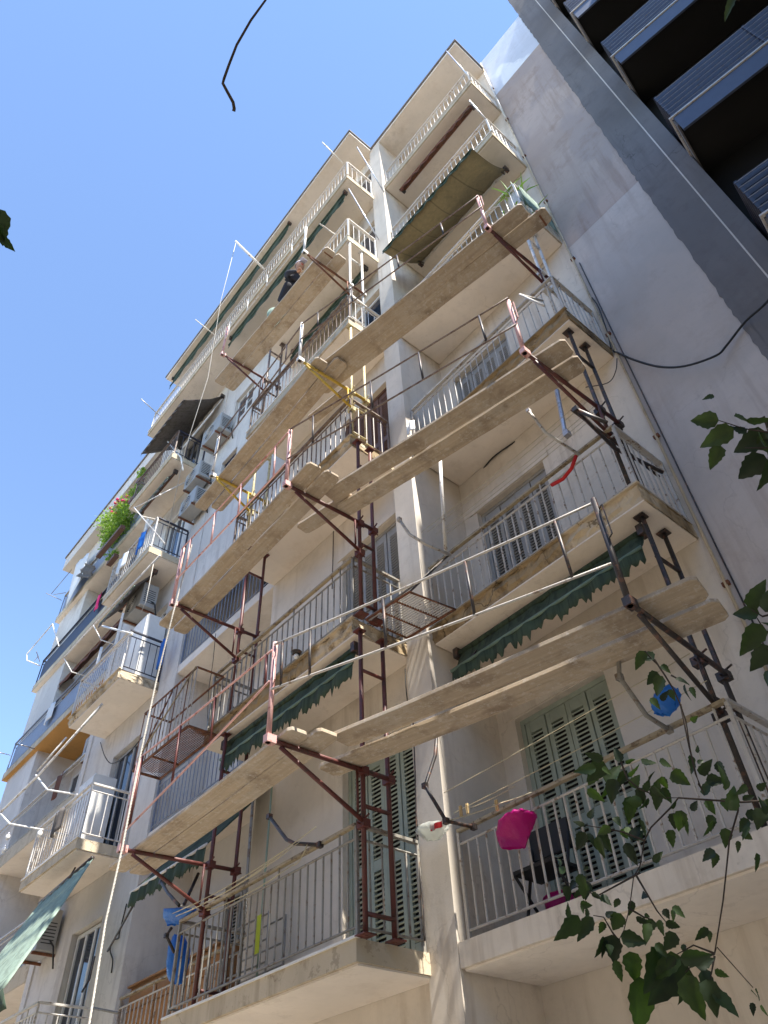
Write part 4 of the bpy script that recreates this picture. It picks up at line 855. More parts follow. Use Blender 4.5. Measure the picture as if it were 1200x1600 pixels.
for x in (-7.7, -6.9): tube('leg', 'railgrey', t, [(x, 4.4, Z(1)), (x, 4.4, Z(1) + .8)], .012, 5); tube('leg', 'railgrey', t, [(x, 4.6, Z(1)), (x, 4.6, Z(1) + .8)], .012, 5)
box('lime_cloth', 'yellow', t, -7.1, -7.02, 4.385, 4.388, Z(1) + .45, Z(1) + .80)
tube('pole', 'railgrey', t, [(-7.2, 4.3, Z(1)), (-7.15, 4.25, Z(1) + 2.2)], .018, 6); tube('pole', 'greenlt', t, [(-7.05, 4.4, Z(1)), (-7.0, 4.4, Z(1) + 2.6)], .012, 6)
def lamp(p, label, s=1):
    t = thing('ceiling_lamp', p, label, 'ceiling lamp', 'round ceiling lamps'); x, y, z = p
    MB().grid(lambda u, v: (x + .06 * s * math.cos(6.283 * u) * (1 - .3 * v), y + .06 * s * math.sin(6.283 * u) * (1 - .3 * v), z - .03 * v), 14, 2).poly([(x + .042 * s * math.cos(k * .4488), y + .042 * s * math.sin(k * .4488), z - .03) for k in range(14)]).build('base', 'blackpipe', t); MB().ball((x, y, z - .05), .028, .028, .035).build('bulb', 'white', t, smooth=True)
lamp((-4.090, 5.889, 7.560), 'small round lamp on the soffit above the grey shutters'); lamp((-4.077, 5.821, 10.560), 'small dark lamp on the soffit of the fourth right balcony'); lamp((-13.382, 5.062, 7.560), 'small lamp stub on the soffit of the third left balcony'); lamp((-2.121, 6.302, 10.560), 'tiny dark lamp at the right end of the fourth right soffit'); lamp((-5.506, 3.642, 4.560), 'dark lamp fitting under the cracked second slab')
for p, lb in (((-13.448, 3.900, 5.392), 'white round bulb hanging from the tube end at the left'), ((-15.757, 4.000, 5.885), 'clear glass bauble hanging at the left picture edge'), ((-16.163, 4.100, 6.284), 'yellowish glass bauble above the clear one')):
    t = thing('hanging_bulb', p, lb, 'bulb', 'hanging glass bulbs'); MB().ball(p, .045, .045, .06, 14, 8).build('globe', 'white', t, smooth=True); tube('cap', 'silver', t, [(p[0], p[1], p[2] + .055), (p[0], p[1], p[2] + .085)], .018, 8)
t = thing('broom', (-18.165, 5.000, 10.700), 'orange broom head poking out under the far left balcony', 'broom')
tube('handle', 'railgrey', t, [(-18.814, 5.300, 11.646), (-18.561, 5.100, 11.164)], .02, 6); MB().path([(-18.116, 5.000, 10.943), (-18.193, 5.000, 10.809), (-18.137, 4.950, 10.650)], .03, 7, .085).build('bristles', 'tan', t)
t = thing('antenna', (-21.261, 4.700, 15.993), 'thin aerial with crossing rods against the sky at the left house', 'antenna')
for p, q in (((-22.036, 4.400, 16.429), (-21.390, 4.800, 15.908)), ((-21.811, 4.600, 16.326), (-21.137, 4.800, 16.070)), ((-21.735, 4.500, 16.256), (-21.408, 4.800, 17.260)), ((-20.998, 4.500, 13.542), (-21.518, 4.800, 13.577)), ((-21.021, 4.600, 13.434), (-21.776, 4.700, 13.724))): tube('rod', 'railgrey', t, [p, q], .012, 5)

# green tarp, spiky plant and crates at the high right corner
t = thing('tarp', (-1.956, 5.000, 11.781), 'pale green tarp tied along the side rail of the high right balcony', 'tarp')
cloth(((-1.934, 4.800, 11.843), (-1.855, 5.450, 11.034), (-1.879, 5.500, 11.309), (-1.909, 4.800, 11.062)), 12, 6, .02, .02, 31, 'cloth', 'greenlt', t)
cloth(((-1.84, 4.80, 11.52), (-1.84, 5.5, 11.40), (-1.835, 5.5, 10.80), (-1.835, 4.80, 10.85)), 12, 6, .02, .02, 32, 'cloth', 'greenlt', t)
t = thing('spiky_plant', (-2.0, 4.85, 11.5), 'spiky pale plant standing above the green tarp', 'plant')
rd = random.Random(5)
for i in range(34):
    a_ = rd.uniform(0, 6.283); el = rd.uniform(.1, 1.3); L = rd.uniform(.25, .5); b0 = Vector((-2.0 + rd.uniform(-.28, .08), 4.82 + rd.uniform(-.1, .5), 11.48 + rd.uniform(-.1, .05)))
    d = Vector((math.cos(a_) * math.cos(el), math.sin(a_) * math.cos(el), math.sin(el))); MB().path([b0, b0 + d * L * .6, b0 + d * L + Vector((0, 0, -.05))], .018, 4, .003).build('leaf', 'plant' if i % 3 else 'raillight', t)
MB().grid(lambda u, v: (-2.0 + (.12 + .04 * v) * math.cos(6.283 * u), 4.95 + (.12 + .04 * v) * math.sin(6.283 * u), 11.2 + .25 * v), 14, 2).build('pot', 'white', t)
o = box('storage_bin', 'rust', None, -3.7, -2.9, 5.0, 5.4, 13.78, 14.45); tag(o, 'brown box on the fifth right balcony beside the rust awning', 'box')

# bushy flower boxes at the far left balconies
def bush(label, c, ext, n, fl, seed, name='potted_plant'):
    t = thing(name, c, label, 'plants', 'balcony plants'); rd = random.Random(seed); m = MB(); f = MB()
    cl = [(rd.uniform(-1, 1), rd.uniform(-.6, .6), rd.uniform(-.5, 1)) for _ in range(14)]
    for i in range(n):
        k = rd.choice(cl); p = Vector((c[0] + (k[0] * .75 + rd.gauss(0, .2)) * ext[0], c[1] + (k[1] + rd.gauss(0, .3)) * ext[1], c[2] + (k[2] * .7 + rd.gauss(0, .22)) * ext[2]))
        d = Vector((rd.gauss(0, 1), rd.gauss(0, 1), rd.gauss(.3, 1))).normalized(); e_ = d.cross(Vector((rd.gauss(0, 1), rd.gauss(0, 1), rd.gauss(0, 1)))).normalized(); s = rd.uniform(.03, .065)
        m.poly([p, p + d * s + e_ * s * .45, p + d * s * 2.1, p + d * s - e_ * s * .45])
    m.build('foliage', 'plant', t, kind='stuff')
    for i in range(fl):
        p = (c[0] + ext[0] * rd.uniform(.0, .9), c[1] - ext[1] * rd.uniform(.2, .9), c[2] + ext[2] * rd.uniform(.5, 1.1)); MB().ball(p, .05, .05, .04, 6, 4).build('flower', 'flower', t)
    box('planter', 'brownwood', t, c[0] - ext[0] * .8, c[0] + ext[0] * .8, c[1] - .07, c[1] + .07, c[2] - ext[2] - .08, c[2] - ext[2] + .04)
    return t
bush('bushy flowering planter with pink blooms against the sky at the left', (-16.842, 4.550, 15.676), (1.0, .4, .62), 3000, 14, 3)
bush('small yellow green creeper on the fifth left balcony edge', (-14.559, 4.200, 14.962), (.22, .12, .25), 260, 0, 4)
bush('climbing greenery by the grey awning corner at the left', (-14.442, 4.200, 15.583), (.18, .1, .25), 180, 0, 6)
bush('dull green plants caught behind the far left house railing', (-16.654, 4.700, 14.458), (.3, .12, .15), 220, 0, 7)
# tattered tarpaulin at far left top
t = thing('tarpaulin', (-19.582, 4.600, 16.031), 'torn white tarpaulin on top of the far left house', 'tarpaulin')
cloth(((-20.733, 4.700, 17.026), (-19.408, 4.700, 16.592), (-18.976, 4.600, 15.221), (-19.860, 4.600, 14.541)), 8, 8, .1, .04, 41, 'cloth', 'white', t)
cloth(((-18.009, 4.600, 14.444), (-17.752, 4.600, 14.760), (-19.010, 4.600, 15.766), (-19.588, 4.600, 15.636)), 6, 6, .08, .04, 42, 'cloth', 'greyaw', t)
# clothes on the far-left balconies
for i, (p, mt, lb, w_, h_) in enumerate((((-13.220, 4.000, 9.102), 'fl', 'striped pink cloth hanging on the third left balcony rail', .12, .45), ((-4.255, 4.400, 7.784), 'w', 'white scrap drying on the third floor right rail', .14, .2), ((-11.278, 4.500, 8.392), 'b', 'lilac and blue laundry on the third left balcony', .2, .6))):
    x, y, z = p; mt = {'fl': 'flower', 'w': 'white', 'b': 'bagblue'}[mt]
    o = MB().grid(lambda u, v: (x + w_ * (u - .5), y + .02 * math.sin(8 * u), z - h_ * v), 8, 6).build('laundry', 'white' if i == 0 else mt, None, smooth=True, solid=.003); tag(o, lb, 'laundry', 'laundry on the rails')

awning('green brown awning half rolled under the fourth left balcony', (-13.6, 4.3, 10.45), (-12.0, 4.3, 10.45), .35, .55, 'greyaw', .10, seed=33, bar='greenbar', roller='rust')
awning('dusty awning strip under the fifth left balcony', (-13.6, 4.2, 13.45), (-11.9, 4.2, 13.45), .15, .30, 'greyaw', .10, seed=34, bar='greenbar', roller='rust')
# ---------------------------------------------------------------- the worker
def skin_body(name, mat, J, E_, R, parent, sub=2):
    me = bpy.data.meshes.new(name); off = OFF[parent]; me.from_pydata([tuple(v[i] - off[i] for i in range(3)) for v in J], E_, []); me.materials.append(M[mat])
    o = bpy.data.objects.new(name, me); COL.objects.link(o); o.parent = parent; OFF[o] = off
    s = o.modifiers.new('skin', 'SKIN'); 
    if not me.skin_vertices: 
        bpy.context.view_layer.objects.active = o
    for i, r in enumerate(R): me.skin_vertices[0].data[i].radius = (r, r)
    me.skin_vertices[0].data[0].use_root = True
    o.modifiers.new('sub', 'SUBSURF').levels = sub; o.modifiers['sub'].render_levels = sub
    for p in me.polygons: p.use_smooth = True
    return o
W0 = Vector((-5.98, 3.40, 12.09))
def wp_(x, y, z): return tuple(W0 + Vector((x, y, z)))
pt = thing('person', tuple(W0), 'worker in dark clothes and pale cap crouching on the topmost boards', 'person')
J = [wp_(-.14, .03, .36), wp_(-.04, .02, .50), wp_(.10, 0, .66), wp_(.19, -.01, .76), wp_(.25, -.02, .82),
     wp_(-.13, .11, .32), wp_(.20, .17, .44), wp_(-.04, .16, .09), wp_(.09, .16, .045),
     wp_(-.13, -.06, .32), wp_(.18, -.13, .42), wp_(-.08, -.11, .09), wp_(.05, -.11, .045),
     wp_(.15, .17, .70), wp_(.28, .23, .50), wp_(.47, .16, .42),
     wp_(.15, -.17, .70), wp_(.30, -.23, .50), wp_(.46, -.15, .38)]
E_ = [(0, 1), (1, 2), (2, 3), (3, 4), (0, 5), (5, 6), (6, 7), (7, 8), (0, 9), (9, 10), (10, 11), (11, 12), (3, 13), (13, 14), (14, 15), (3, 16), (16, 17), (17, 18)]
R = [.14, .135, .16, .09, .055, .10, .075, .05, .045, .10, .075, .05, .045, .065, .05, .038, .065, .05, .038]
skin_body('body', 'cloth', J, E_, R, pt)
hc = wp_(.34, -.03, .93)
MB().ball(hc, .085, .078, .11, 14, 10).ball((hc[0] + .085, hc[1], hc[2] - .02), .018, .014, .022, 6, 4).ball((hc[0] - .005, hc[1] - .08, hc[2] - .01), .018, .01, .028, 6, 4).ball((hc[0] - .005, hc[1] + .08, hc[2] - .01), .018, .01, .028, 6, 4).path([wp_(.25, -.02, .82), hc], .05, 8).build('head', 'skin', pt, smooth=True)
MB().ball((hc[0] + .074, hc[1] - .03, hc[2] + .012), .008, .01, .007, 6, 4).ball((hc[0] + .074, hc[1] + .03, hc[2] + .012), .008, .01, .007, 6, 4).build('eyes', 'black', pt)
MB().path([(hc[0] + .076, hc[1] - .022, hc[2] - .05), (hc[0] + .08, hc[1] + .022, hc[2] - .05)], .005, 5).build('mouth', 'red', pt)
MB().grid(lambda u, v: (hc[0] - .006 + .096 * math.cos(6.283 * u) * math.cos(1.57 * v), hc[1] + .088 * math.sin(6.283 * u) * math.cos(1.57 * v), hc[2] + .02 + .10 * math.sin(1.57 * v)), 14, 6).obox((hc[0] + .12, hc[1], hc[2] + .035), (.045, 0, -.01), (0, .06, 0), (0, 0, .004)).build('cap', 'cap', pt, smooth=True)
for sy, hnd in ((.17, wp_(.47, .16, .42)), (-.16, wp_(.46, -.15, .38))):
    m = MB(); h_ = Vector(hnd); m.ball(tuple(h_ + Vector((.05, 0, -.03))), .045, .035, .025, 8, 6)
    for k, (dy, L) in enumerate(((-.028, .055), (-.010, .068), (.009, .064), (.026, .05))):
        b0 = h_ + Vector((.07, dy, -.035)); m.path([b0, b0 + Vector((L * .6, 0, -.015)), b0 + Vector((L * .8, 0, -.045))], .0085, 5, .007)
    b0 = h_ + Vector((.045, .03, -.04)); m.path([b0, b0 + Vector((.03, .025, -.02)), b0 + Vector((.055, .02, -.04))], .010, 5, .008)
    m.build('hand', 'skin', pt, smooth=True)
for fx, fy in ((.08, .16), (.01, -.10)):
    m = MB(); c = wp_(fx, fy, 0); m.box(c[0] - .17, c[0] + .11, c[1] - .045, c[1] + .045, c[2] + .003, c[2] + .03).ball((c[0] + .02, c[1], c[2] + .04), .10, .045, .045, 10, 6).ball((c[0] - .1, c[1], c[2] + .06), .06, .045, .06, 10, 6); m.build('boot', 'black', pt, smooth=True)
o = MB().grid(lambda u, v: (W0.x - .45 + (.14 + .02 * v) * math.cos(6.283 * u), 3.42 + (.14 + .02 * v) * math.sin(6.283 * u), 12.1 + .30 * v), 16, 3).build('bucket', 'greenlt', None, smooth=True, solid=.004); tag(o, 'pale green bucket on the boards behind the worker', 'bucket')

# ---------------------------------------------------------------- street tree with the twigs that hang into view
T_ = thing('street_tree', (3.4, 1.9, GZ + .12), 'leafy street tree whose dark twigs hang before the lower right balconies', 'tree')
m = MB().path([(3.4, 1.9, GZ), (3.35, 1.95, 1), (3.5, 2.0, 3.2), (3.3, 2.1, 5.2)], .17, 10, .10); m.build('trunk', 'bark', T_, smooth=True)
for q in (((3.4, 2, 3.2), (2.6, 1.7, 4.3), (1.9, 1.4, 4.6)), ((3.4, 2, 4.0), (4.4, 2.6, 5.5), (5.2, 3.0, 7)), ((3.3, 2.1, 5.2), (3.0, 2.8, 7.2), (2.6, 3.2, 9)), ((3.3, 2.1, 5.2), (3.9, 1.2, 6.5), (4.4, .4, 7.4))):
    MB().path(q, .08, 8, .03).build('limb', 'bark', T_, smooth=True)
rd = random.Random(11); m = MB(); n = 0
cen = [(rd.uniform(1.2, 5.6), rd.uniform(-.8, 3.7), rd.uniform(3.6, 11.5)) for _ in range(300)]
cen = [c for c in cen if c[0] > .36 * c[1] + .045 * c[2] + 1.25]
while n < 24000:
    c = rd.choice(cen); p = Vector((c[0] + rd.gauss(0, .28), c[1] + rd.gauss(0, .28), c[2] + rd.gauss(0, .3)))
    d = Vector((rd.gauss(0, 1), rd.gauss(0, 1), rd.gauss(-.3, 1))).normalized(); e_ = d.cross(Vector((rd.gauss(0, 1), rd.gauss(0, 1), rd.gauss(0, 1)))).normalized(); s = rd.uniform(.05, .085)
    m.poly([p, p + d * s * .9 + e_ * s * .5, p + d * s * 2, p + d * s * .9 - e_ * s * .5]); n += 1
m.build('crown', 'leaf', T_, kind='stuff')
# unseen tree over the viewer, added to darken the lower right balconies
T_shade = thing('street_tree', (1.5, -2.6, GZ), 'broad unseen tree added behind the viewer to shade the lower balconies', 'tree')
MB().path([(1.5, -2.6, GZ), (1.45, -2.5, 1.0), (1.2, -2.4, 3.0), (1.0, -2.4, 4.6)], .20, 10, .1).build('trunk', 'bark', T_shade, smooth=True)
for q in (((1.2, -2.4, 3), (-.2, -2.3, 4.4), (-.9, -2.6, 5.2)), ((1.2, -2.4, 3.2), (3.2, -2.6, 4.6), (5, -2.4, 5.4)), ((1.1, -2.4, 4), (1.4, -4, 5.4), (1.8, -5.4, 6))):
    MB().path(q, .09, 8, .03).build('limb', 'bark', T_shade, smooth=True)
rd = random.Random(17); m = MB(); cen = [(rd.uniform(-2.6, 6.5), rd.uniform(-5.8, -.95), rd.uniform(3.0, 6.8)) for _ in range(170)]
for n in range(17000):
    c = rd.choice(cen); p = Vector((c[0] + rd.gauss(0, .3), min(-.35, c[1] + rd.gauss(0, .28)), c[2] + rd.gauss(0, .3)))
    if p.x / p.z < -.28 or (p.x / p.z < -.15 and p.y / p.z > -.10 + 1.22 * (p.x / p.z + .25)): continue
    d = Vector((rd.gauss(0, 1), rd.gauss(0, 1), rd.gauss(-.3, 1))).normalized(); e_ = d.cross(Vector((rd.gauss(0, 1), rd.gauss(0, 1), rd.gauss(0, 1)))).normalized(); s = rd.uniform(.06, .10)
    m.poly([p, p + d * s * .9 + e_ * s * .5, p + d * s * 2, p + d * s * .9 - e_ * s * .5])
m.build('crown', 'leaf', T_shade, kind='stuff')
# more washing and odds and ends on the far left balconies
for x, y, zt, mt, w_, h_, lb in ((-12.3, 3.95, Z(4) + .84, 'bagblue', .35, .5, 'blue towel over the fourth left balcony rail'), (-13.2, 3.95, Z(4) + .84, 'white', .4, .45, 'white sheet over the fourth left balcony rail'), (-12.8, 3.95, Z(2) + .84, 'greyaw', .35, .4, 'grey cloth over the second left balcony rail'), (-17.2, 4.8, 12.6 + .84, 'flower', .3, .5, 'pink cloth on the deep blue rail of the far left house'), (-18.6, 4.8, 9.85 + .84, 'white', .5, .5, 'white washing on the rail above the ochre soffit'), (-16.2, 4.8, 6.95 + .84, 'brownaw', .4, .5, 'brown rug on the lowest visible rail of the far left house')):
    o = MB().grid(lambda u, v: (x + w_ * (u - .5), y - .01 + .025 * math.sin(9 * u + x), zt - h_ * v * (1 + .1 * math.sin(5 * u))), 10, 6).build('laundry', mt, None, smooth=True, solid=.004); tag(o, lb, 'laundry', 'laundry on the rails')
for x, y, z, lb in ((-12.1, 4.5, Z(3), 'white cupboard in the third left balcony corner'), (-12.9, 4.5, Z(2), 'tall white cupboard on the second left balcony')):
    t = thing('cupboard', (x, y, z), lb, 'cupboard'); box('body', 'white', t, x - .3, x + .3, y - .2, y + .2, z + .001, z + 1.5); box('door', 'white', t, x - .29, x - .005, y - .22, y - .203, z + .03, z + 1.47); box('door', 'white', t, x + .005, x + .29, y - .22, y - .203, z + .03, z + 1.47)
LEAFM = []
for sd_ in range(8):
    rd = random.Random(sd_ + 3); m = MB(); slim = .78 if sd_ % 2 else 1.0; n = 11; bend = rd.uniform(.05, .28)
    for i in range(n):
        t_ = i / (n - 1); ww = .33 * slim * (math.sin(math.pi * t_ ** .62) ** .85 if 0 < t_ < 1 else 0) * (1 - .25 * t_)
        saw = 1 + (.10 if i % 2 else -.06) + rd.uniform(-.05, .05)
        zc = -bend * t_ * t_; fl = rd.uniform(.2, .4)
        m.v += [(t_, -ww * saw, zc + ww * fl + rd.uniform(-.015, .015)), (t_, -ww * .5, zc + ww * fl * .4), (t_, 0, zc - .01), (t_, ww * .5, zc + ww * fl * .4), (t_, ww * saw, zc + ww * fl + rd.uniform(-.015, .015))]
    for i in range(n - 1):
        for k in range(4): m.f.append((5 * i + k, 5 * i + k + 1, 5 * i + k + 6, 5 * i + k + 5))
    LEAFM.append(m.mesh('leaf', M['leaf'], smooth=True))
def leaf(parent, b_, tip, rd):
    b_, tip = Vector(b_), Vector(tip); d = tip - b_; L = d.length; dx = d.normalized()
    view = ((b_ + tip) / 2).normalized(); nz = (-view + Vector((rd.uniform(-.9, .9), rd.uniform(-.9, .9), rd.uniform(-.9, .9)))).normalized()
    dy = nz.cross(dx).normalized(); nz = dx.cross(dy)
    po = OFF[parent]; o = bpy.data.objects.new('leaf', rd.choice(LEAFM)); COL.objects.link(o); o.parent = parent
    mt = Matrix((dx * L, dy * L * rd.uniform(.9, 1.2), nz * L)).transposed().to_4x4(); mt.translation = b_ - Vector(po); o.matrix_local = mt
rd = random.Random(2)
def twig(stems, leaves, scale=1, r=.0038):
    m = MB()
    for s in stems:
        m.path(s, r, 6, r * .35)
    b = m.build('branch', 'bark', T_, smooth=True); 
    for p, q in leaves:
        leaf(b, p, q, rd)
        for _ in range(rd.choice((0, 1, 1, 1)) if len(leaves) > 40 else rd.choice((0, 0, 1)) if len(leaves) > 4 else 0):
            P_, Q_ = Vector(p), Vector(q); d_ = (Q_ - P_) * rd.uniform(.5, .95); o_ = Vector((rd.gauss(0, .035), rd.gauss(0, .05), rd.gauss(0, .035)))
            d_ = d_ + Vector((rd.gauss(0, .5), rd.gauss(0, .5), rd.gauss(-.3, .5))) * d_.length
            if d_.length > .03: leaf(b, P_ + o_, P_ + o_ + d_, rd)
    # short stalks
    return b
# every twig: its stems, then base and tip of every leaf (metres)
twig([[(-0.99, 2.633, 1.044), (-1.11, 2.575, 1.066), (-1.276, 2.475, 1.117), (-1.315, 2.466, 1.091), (-1.395, 2.441, 1.045), (-1.43, 2.436, 1.011), (-1.475, 2.438, 0.939), (-1.506, 2.43, 0.911), (-1.554, 2.431, 0.822), (-1.592, 2.425, 0.764), (-1.617, 2.417, 0.737)], [(-1.119, 2.571, 1.068), (-1.132, 2.575, 1.044), (-1.198, 2.575, 0.966), (-1.294, 2.584, 0.805), (-1.379, 2.579, 0.667), (-1.366, 2.582, 0.683), (-1.318, 2.635, 0.566)], [(-1.12, 2.411, 1.391), (-1.167, 2.46, 1.26), (-1.193, 2.489, 1.175), (-1.199, 2.514, 1.114)], [(-1.379, 2.337, 1.279), (-1.39, 2.37, 1.203), (-1.37, 2.401, 1.164), (-1.323, 2.445, 1.127), (-1.276, 2.475, 1.117)], [(-1.43, 2.436, 1.011), (-1.478, 2.392, 1.047), (-1.531, 2.348, 1.069), (-1.569, 2.316, 1.083)], [(-1.483, 2.44, 0.92), (-1.626, 2.366, 0.871), (-1.695, 2.296, 0.926)], [(-1.379, 2.579, 0.667), (-1.438, 2.551, 0.652), (-1.477, 2.535, 0.628)], [(-1.382, 2.58, 0.661), (-1.418, 2.574, 0.602)], [(-1.617, 2.417, 0.737), (-1.625, 2.404, 0.763), (-1.632, 2.384, 0.808), (-1.658, 2.363, 0.817)], [(-1.554, 2.431, 0.822), (-1.524, 2.46, 0.792), (-1.504, 2.475, 0.783)], [(-1.497, 2.433, 0.916), (-1.483, 2.481, 0.805), (-1.472, 2.497, 0.772)], [(-1.379, 2.579, 0.667), (-1.425, 2.546, 0.697), (-1.487, 2.516, 0.676)], [(-0.99, 2.633, 1.044), (0.3, 2.2, 2.2), (1.3, 1.8, 3.6), (2.2, 1.6, 4.3)]],
     [((-1.395, 2.257, 1.246), (-1.447, 2.221, 1.281)), ((-1.445, 2.336, 1.282), (-1.529, 2.32, 1.228)), ((-1.344, 2.288, 1.226), (-1.356, 2.279, 1.285)), ((-1.48, 2.369, 1.222), (-1.42, 2.406, 1.283)), ((-1.435, 2.36, 1.218), (-1.483, 2.365, 1.142)), ((-1.431, 2.448, 1.258), (-1.385, 2.491, 1.285)), ((-1.401, 2.4, 1.184), (-1.359, 2.411, 1.219)), ((-1.341, 2.416, 1.254), (-1.305, 2.463, 1.265)), ((-1.404, 2.45, 1.198), (-1.409, 2.475, 1.127)), ((-1.365, 2.464, 1.203), (-1.337, 2.472, 1.243)), ((-1.308, 2.421, 1.146), (-1.351, 2.426, 1.086)), ((-1.384, 2.496, 1.162), (-1.337, 2.498, 1.218)), ((-1.287, 2.442, 1.247), (-1.266, 2.492, 1.237)), ((-1.236, 2.404, 1.176), (-1.199, 2.435, 1.123)), ((-1.211, 2.53, 1.267), (-1.232, 2.553, 1.208)), ((-1.152, 2.474, 1.233), (-1.141, 2.475, 1.261)), ((-1.172, 2.475, 1.162), (-1.108, 2.473, 1.19)), ((-1.204, 2.519, 1.109), (-1.161, 2.526, 1.164)), ((-1.151, 2.598, 1.237), (-1.146, 2.609, 1.181)), ((-1.29, 2.564, 1.098), (-1.26, 2.577, 1.129)), ((-1.242, 2.596, 1.128), (-1.235, 2.63, 1.08)), ((-1.271, 2.446, 1.033), (-1.282, 2.487, 0.988)), ((-1.351, 2.473, 1.03), (-1.36, 2.502, 0.977)), ((-1.309, 2.473, 1.075), (-1.333, 2.483, 1.026)), ((-1.194, 2.512, 1.036), (-1.232, 2.525, 0.994)), ((-1.109, 2.461, 1.008), (-1.061, 2.472, 1.08)), ((-1.109, 2.588, 1.077), (-1.072, 2.613, 1.084)), ((-1.068, 2.614, 1.039), (-1.105, 2.602, 0.976)), ((-1.176, 2.646, 1.003), (-1.164, 2.676, 0.977)), ((-1.206, 2.596, 1.016), (-1.235, 2.609, 0.957)), ((-1.203, 2.65, 0.984), (-1.222, 2.656, 0.948)), ((-1.264, 2.583, 0.957), (-1.311, 2.561, 0.931)), ((-1.289, 2.642, 0.967), (-1.321, 2.639, 0.925)), ((-1.443, 2.307, 1.067), (-1.428, 2.309, 1.033)), ((-1.493, 2.238, 1.06), (-1.476, 2.243, 1.1)), ((-1.558, 2.289, 1.08), (-1.606, 2.282, 1.095)), ((-1.524, 2.228, 1.024), (-1.578, 2.232, 0.978)), ((-1.572, 2.391, 1.078), (-1.555, 2.412, 1.002)), ((-1.533, 2.481, 1.086), (-1.494, 2.548, 1.065)), ((-1.508, 2.437, 1.029), (-1.502, 2.468, 0.953)), ((-1.566, 2.361, 1.054), (-1.582, 2.39, 0.983)), ((-1.456, 2.496, 0.959), (-1.417, 2.518, 0.988)), ((-1.733, 2.359, 0.979), (-1.759, 2.356, 1.008)), ((-1.635, 2.211, 0.879), (-1.649, 2.234, 0.834)), ((-1.669, 2.385, 0.936), (-1.683, 2.38, 0.875)), ((-1.66, 2.43, 0.892), (-1.631, 2.451, 0.859)), ((-1.619, 2.27, 0.786), (-1.607, 2.267, 0.821)), ((-1.628, 2.317, 0.796), (-1.704, 2.3, 0.737)), ((-1.573, 2.311, 0.781), (-1.546, 2.339, 0.797)), ((-1.596, 2.446, 0.87), (-1.635, 2.464, 0.849)), ((-1.528, 2.333, 0.785), (-1.584, 2.344, 0.744)), ((-1.697, 2.474, 0.825), (-1.726, 2.473, 0.791)), ((-1.643, 2.376, 0.75), (-1.674, 2.351, 0.687)), ((-1.614, 2.384, 0.75), (-1.654, 2.414, 0.669)), ((-1.584, 2.386, 0.737), (-1.522, 2.435, 0.71)), ((-1.656, 2.525, 0.729), (-1.672, 2.55, 0.633)), ((-1.591, 2.33, 0.662), (-1.605, 2.367, 0.604)), ((-1.524, 2.409, 0.784), (-1.486, 2.432, 0.758)), ((-1.546, 2.545, 0.805), (-1.575, 2.534, 0.763)), ((-1.43, 2.39, 0.75), (-1.432, 2.392, 0.701)), ((-1.455, 2.477, 0.803), (-1.452, 2.494, 0.773)), ((-1.461, 2.546, 0.823), (-1.437, 2.573, 0.788)), ((-1.513, 2.566, 0.793), (-1.49, 2.616, 0.772)), ((-1.544, 2.497, 0.813), (-1.534, 2.514, 0.803)), ((-1.472, 2.524, 0.674), (-1.584, 2.482, 0.619)), ((-1.447, 2.448, 0.658), (-1.491, 2.447, 0.625)), ((-1.409, 2.47, 0.671), (-1.407, 2.477, 0.647)), ((-1.417, 2.506, 0.629), (-1.364, 2.549, 0.647)), ((-1.409, 2.642, 0.753), (-1.419, 2.648, 0.717)), ((-1.397, 2.623, 0.753), (-1.453, 2.611, 0.726)), ((-1.437, 2.463, 0.604), (-1.438, 2.503, 0.484)), ((-1.38, 2.481, 0.583), (-1.382, 2.485, 0.484)), ((-1.443, 2.505, 0.623), (-1.508, 2.505, 0.536)), ((-1.443, 2.666, 0.646), (-1.417, 2.697, 0.62)), ((-1.294, 2.595, 0.551), (-1.301, 2.627, 0.527)), ((-1.324, 2.614, 0.525), (-1.337, 2.612, 0.491)), ((-1.315, 2.646, 0.521), (-1.308, 2.641, 0.48)), ((-1.553, 2.409, 1.061), (-1.547, 2.38, 1.098)), ((-1.482, 2.439, 1.029), (-1.444, 2.462, 1.082)), ((-1.454, 2.473, 1.103), (-1.443, 2.493, 1.043)), ((-1.031, 2.48, 1.07), (-1.067, 2.454, 1.041)), ((-1.018, 2.517, 1.061), (-0.981, 2.52, 1.069)), ((-1.139, 2.649, 1.035), (-1.187, 2.64, 1.006)), ((-1.04, 2.558, 0.993), (-1.03, 2.545, 1.051)), ((-1.182, 2.494, 1.211), (-1.224, 2.506, 1.192)), ((-1.21, 2.57, 1.245), (-1.191, 2.592, 1.26)), ((-1.312, 2.471, 1.209), (-1.318, 2.499, 1.17)), ((-1.386, 2.47, 1.156), (-1.43, 2.463, 1.123)), ((-1.416, 2.264, 1.224), (-1.402, 2.299, 1.204)), ((-1.691, 2.368, 0.91), (-1.722, 2.362, 0.889)), ((-1.585, 2.287, 0.859), (-1.58, 2.318, 0.836)), ((-1.642, 2.388, 1.101), (-1.635, 2.405, 1.071)), ((-1.627, 2.263, 0.901), (-1.663, 2.253, 0.875))])
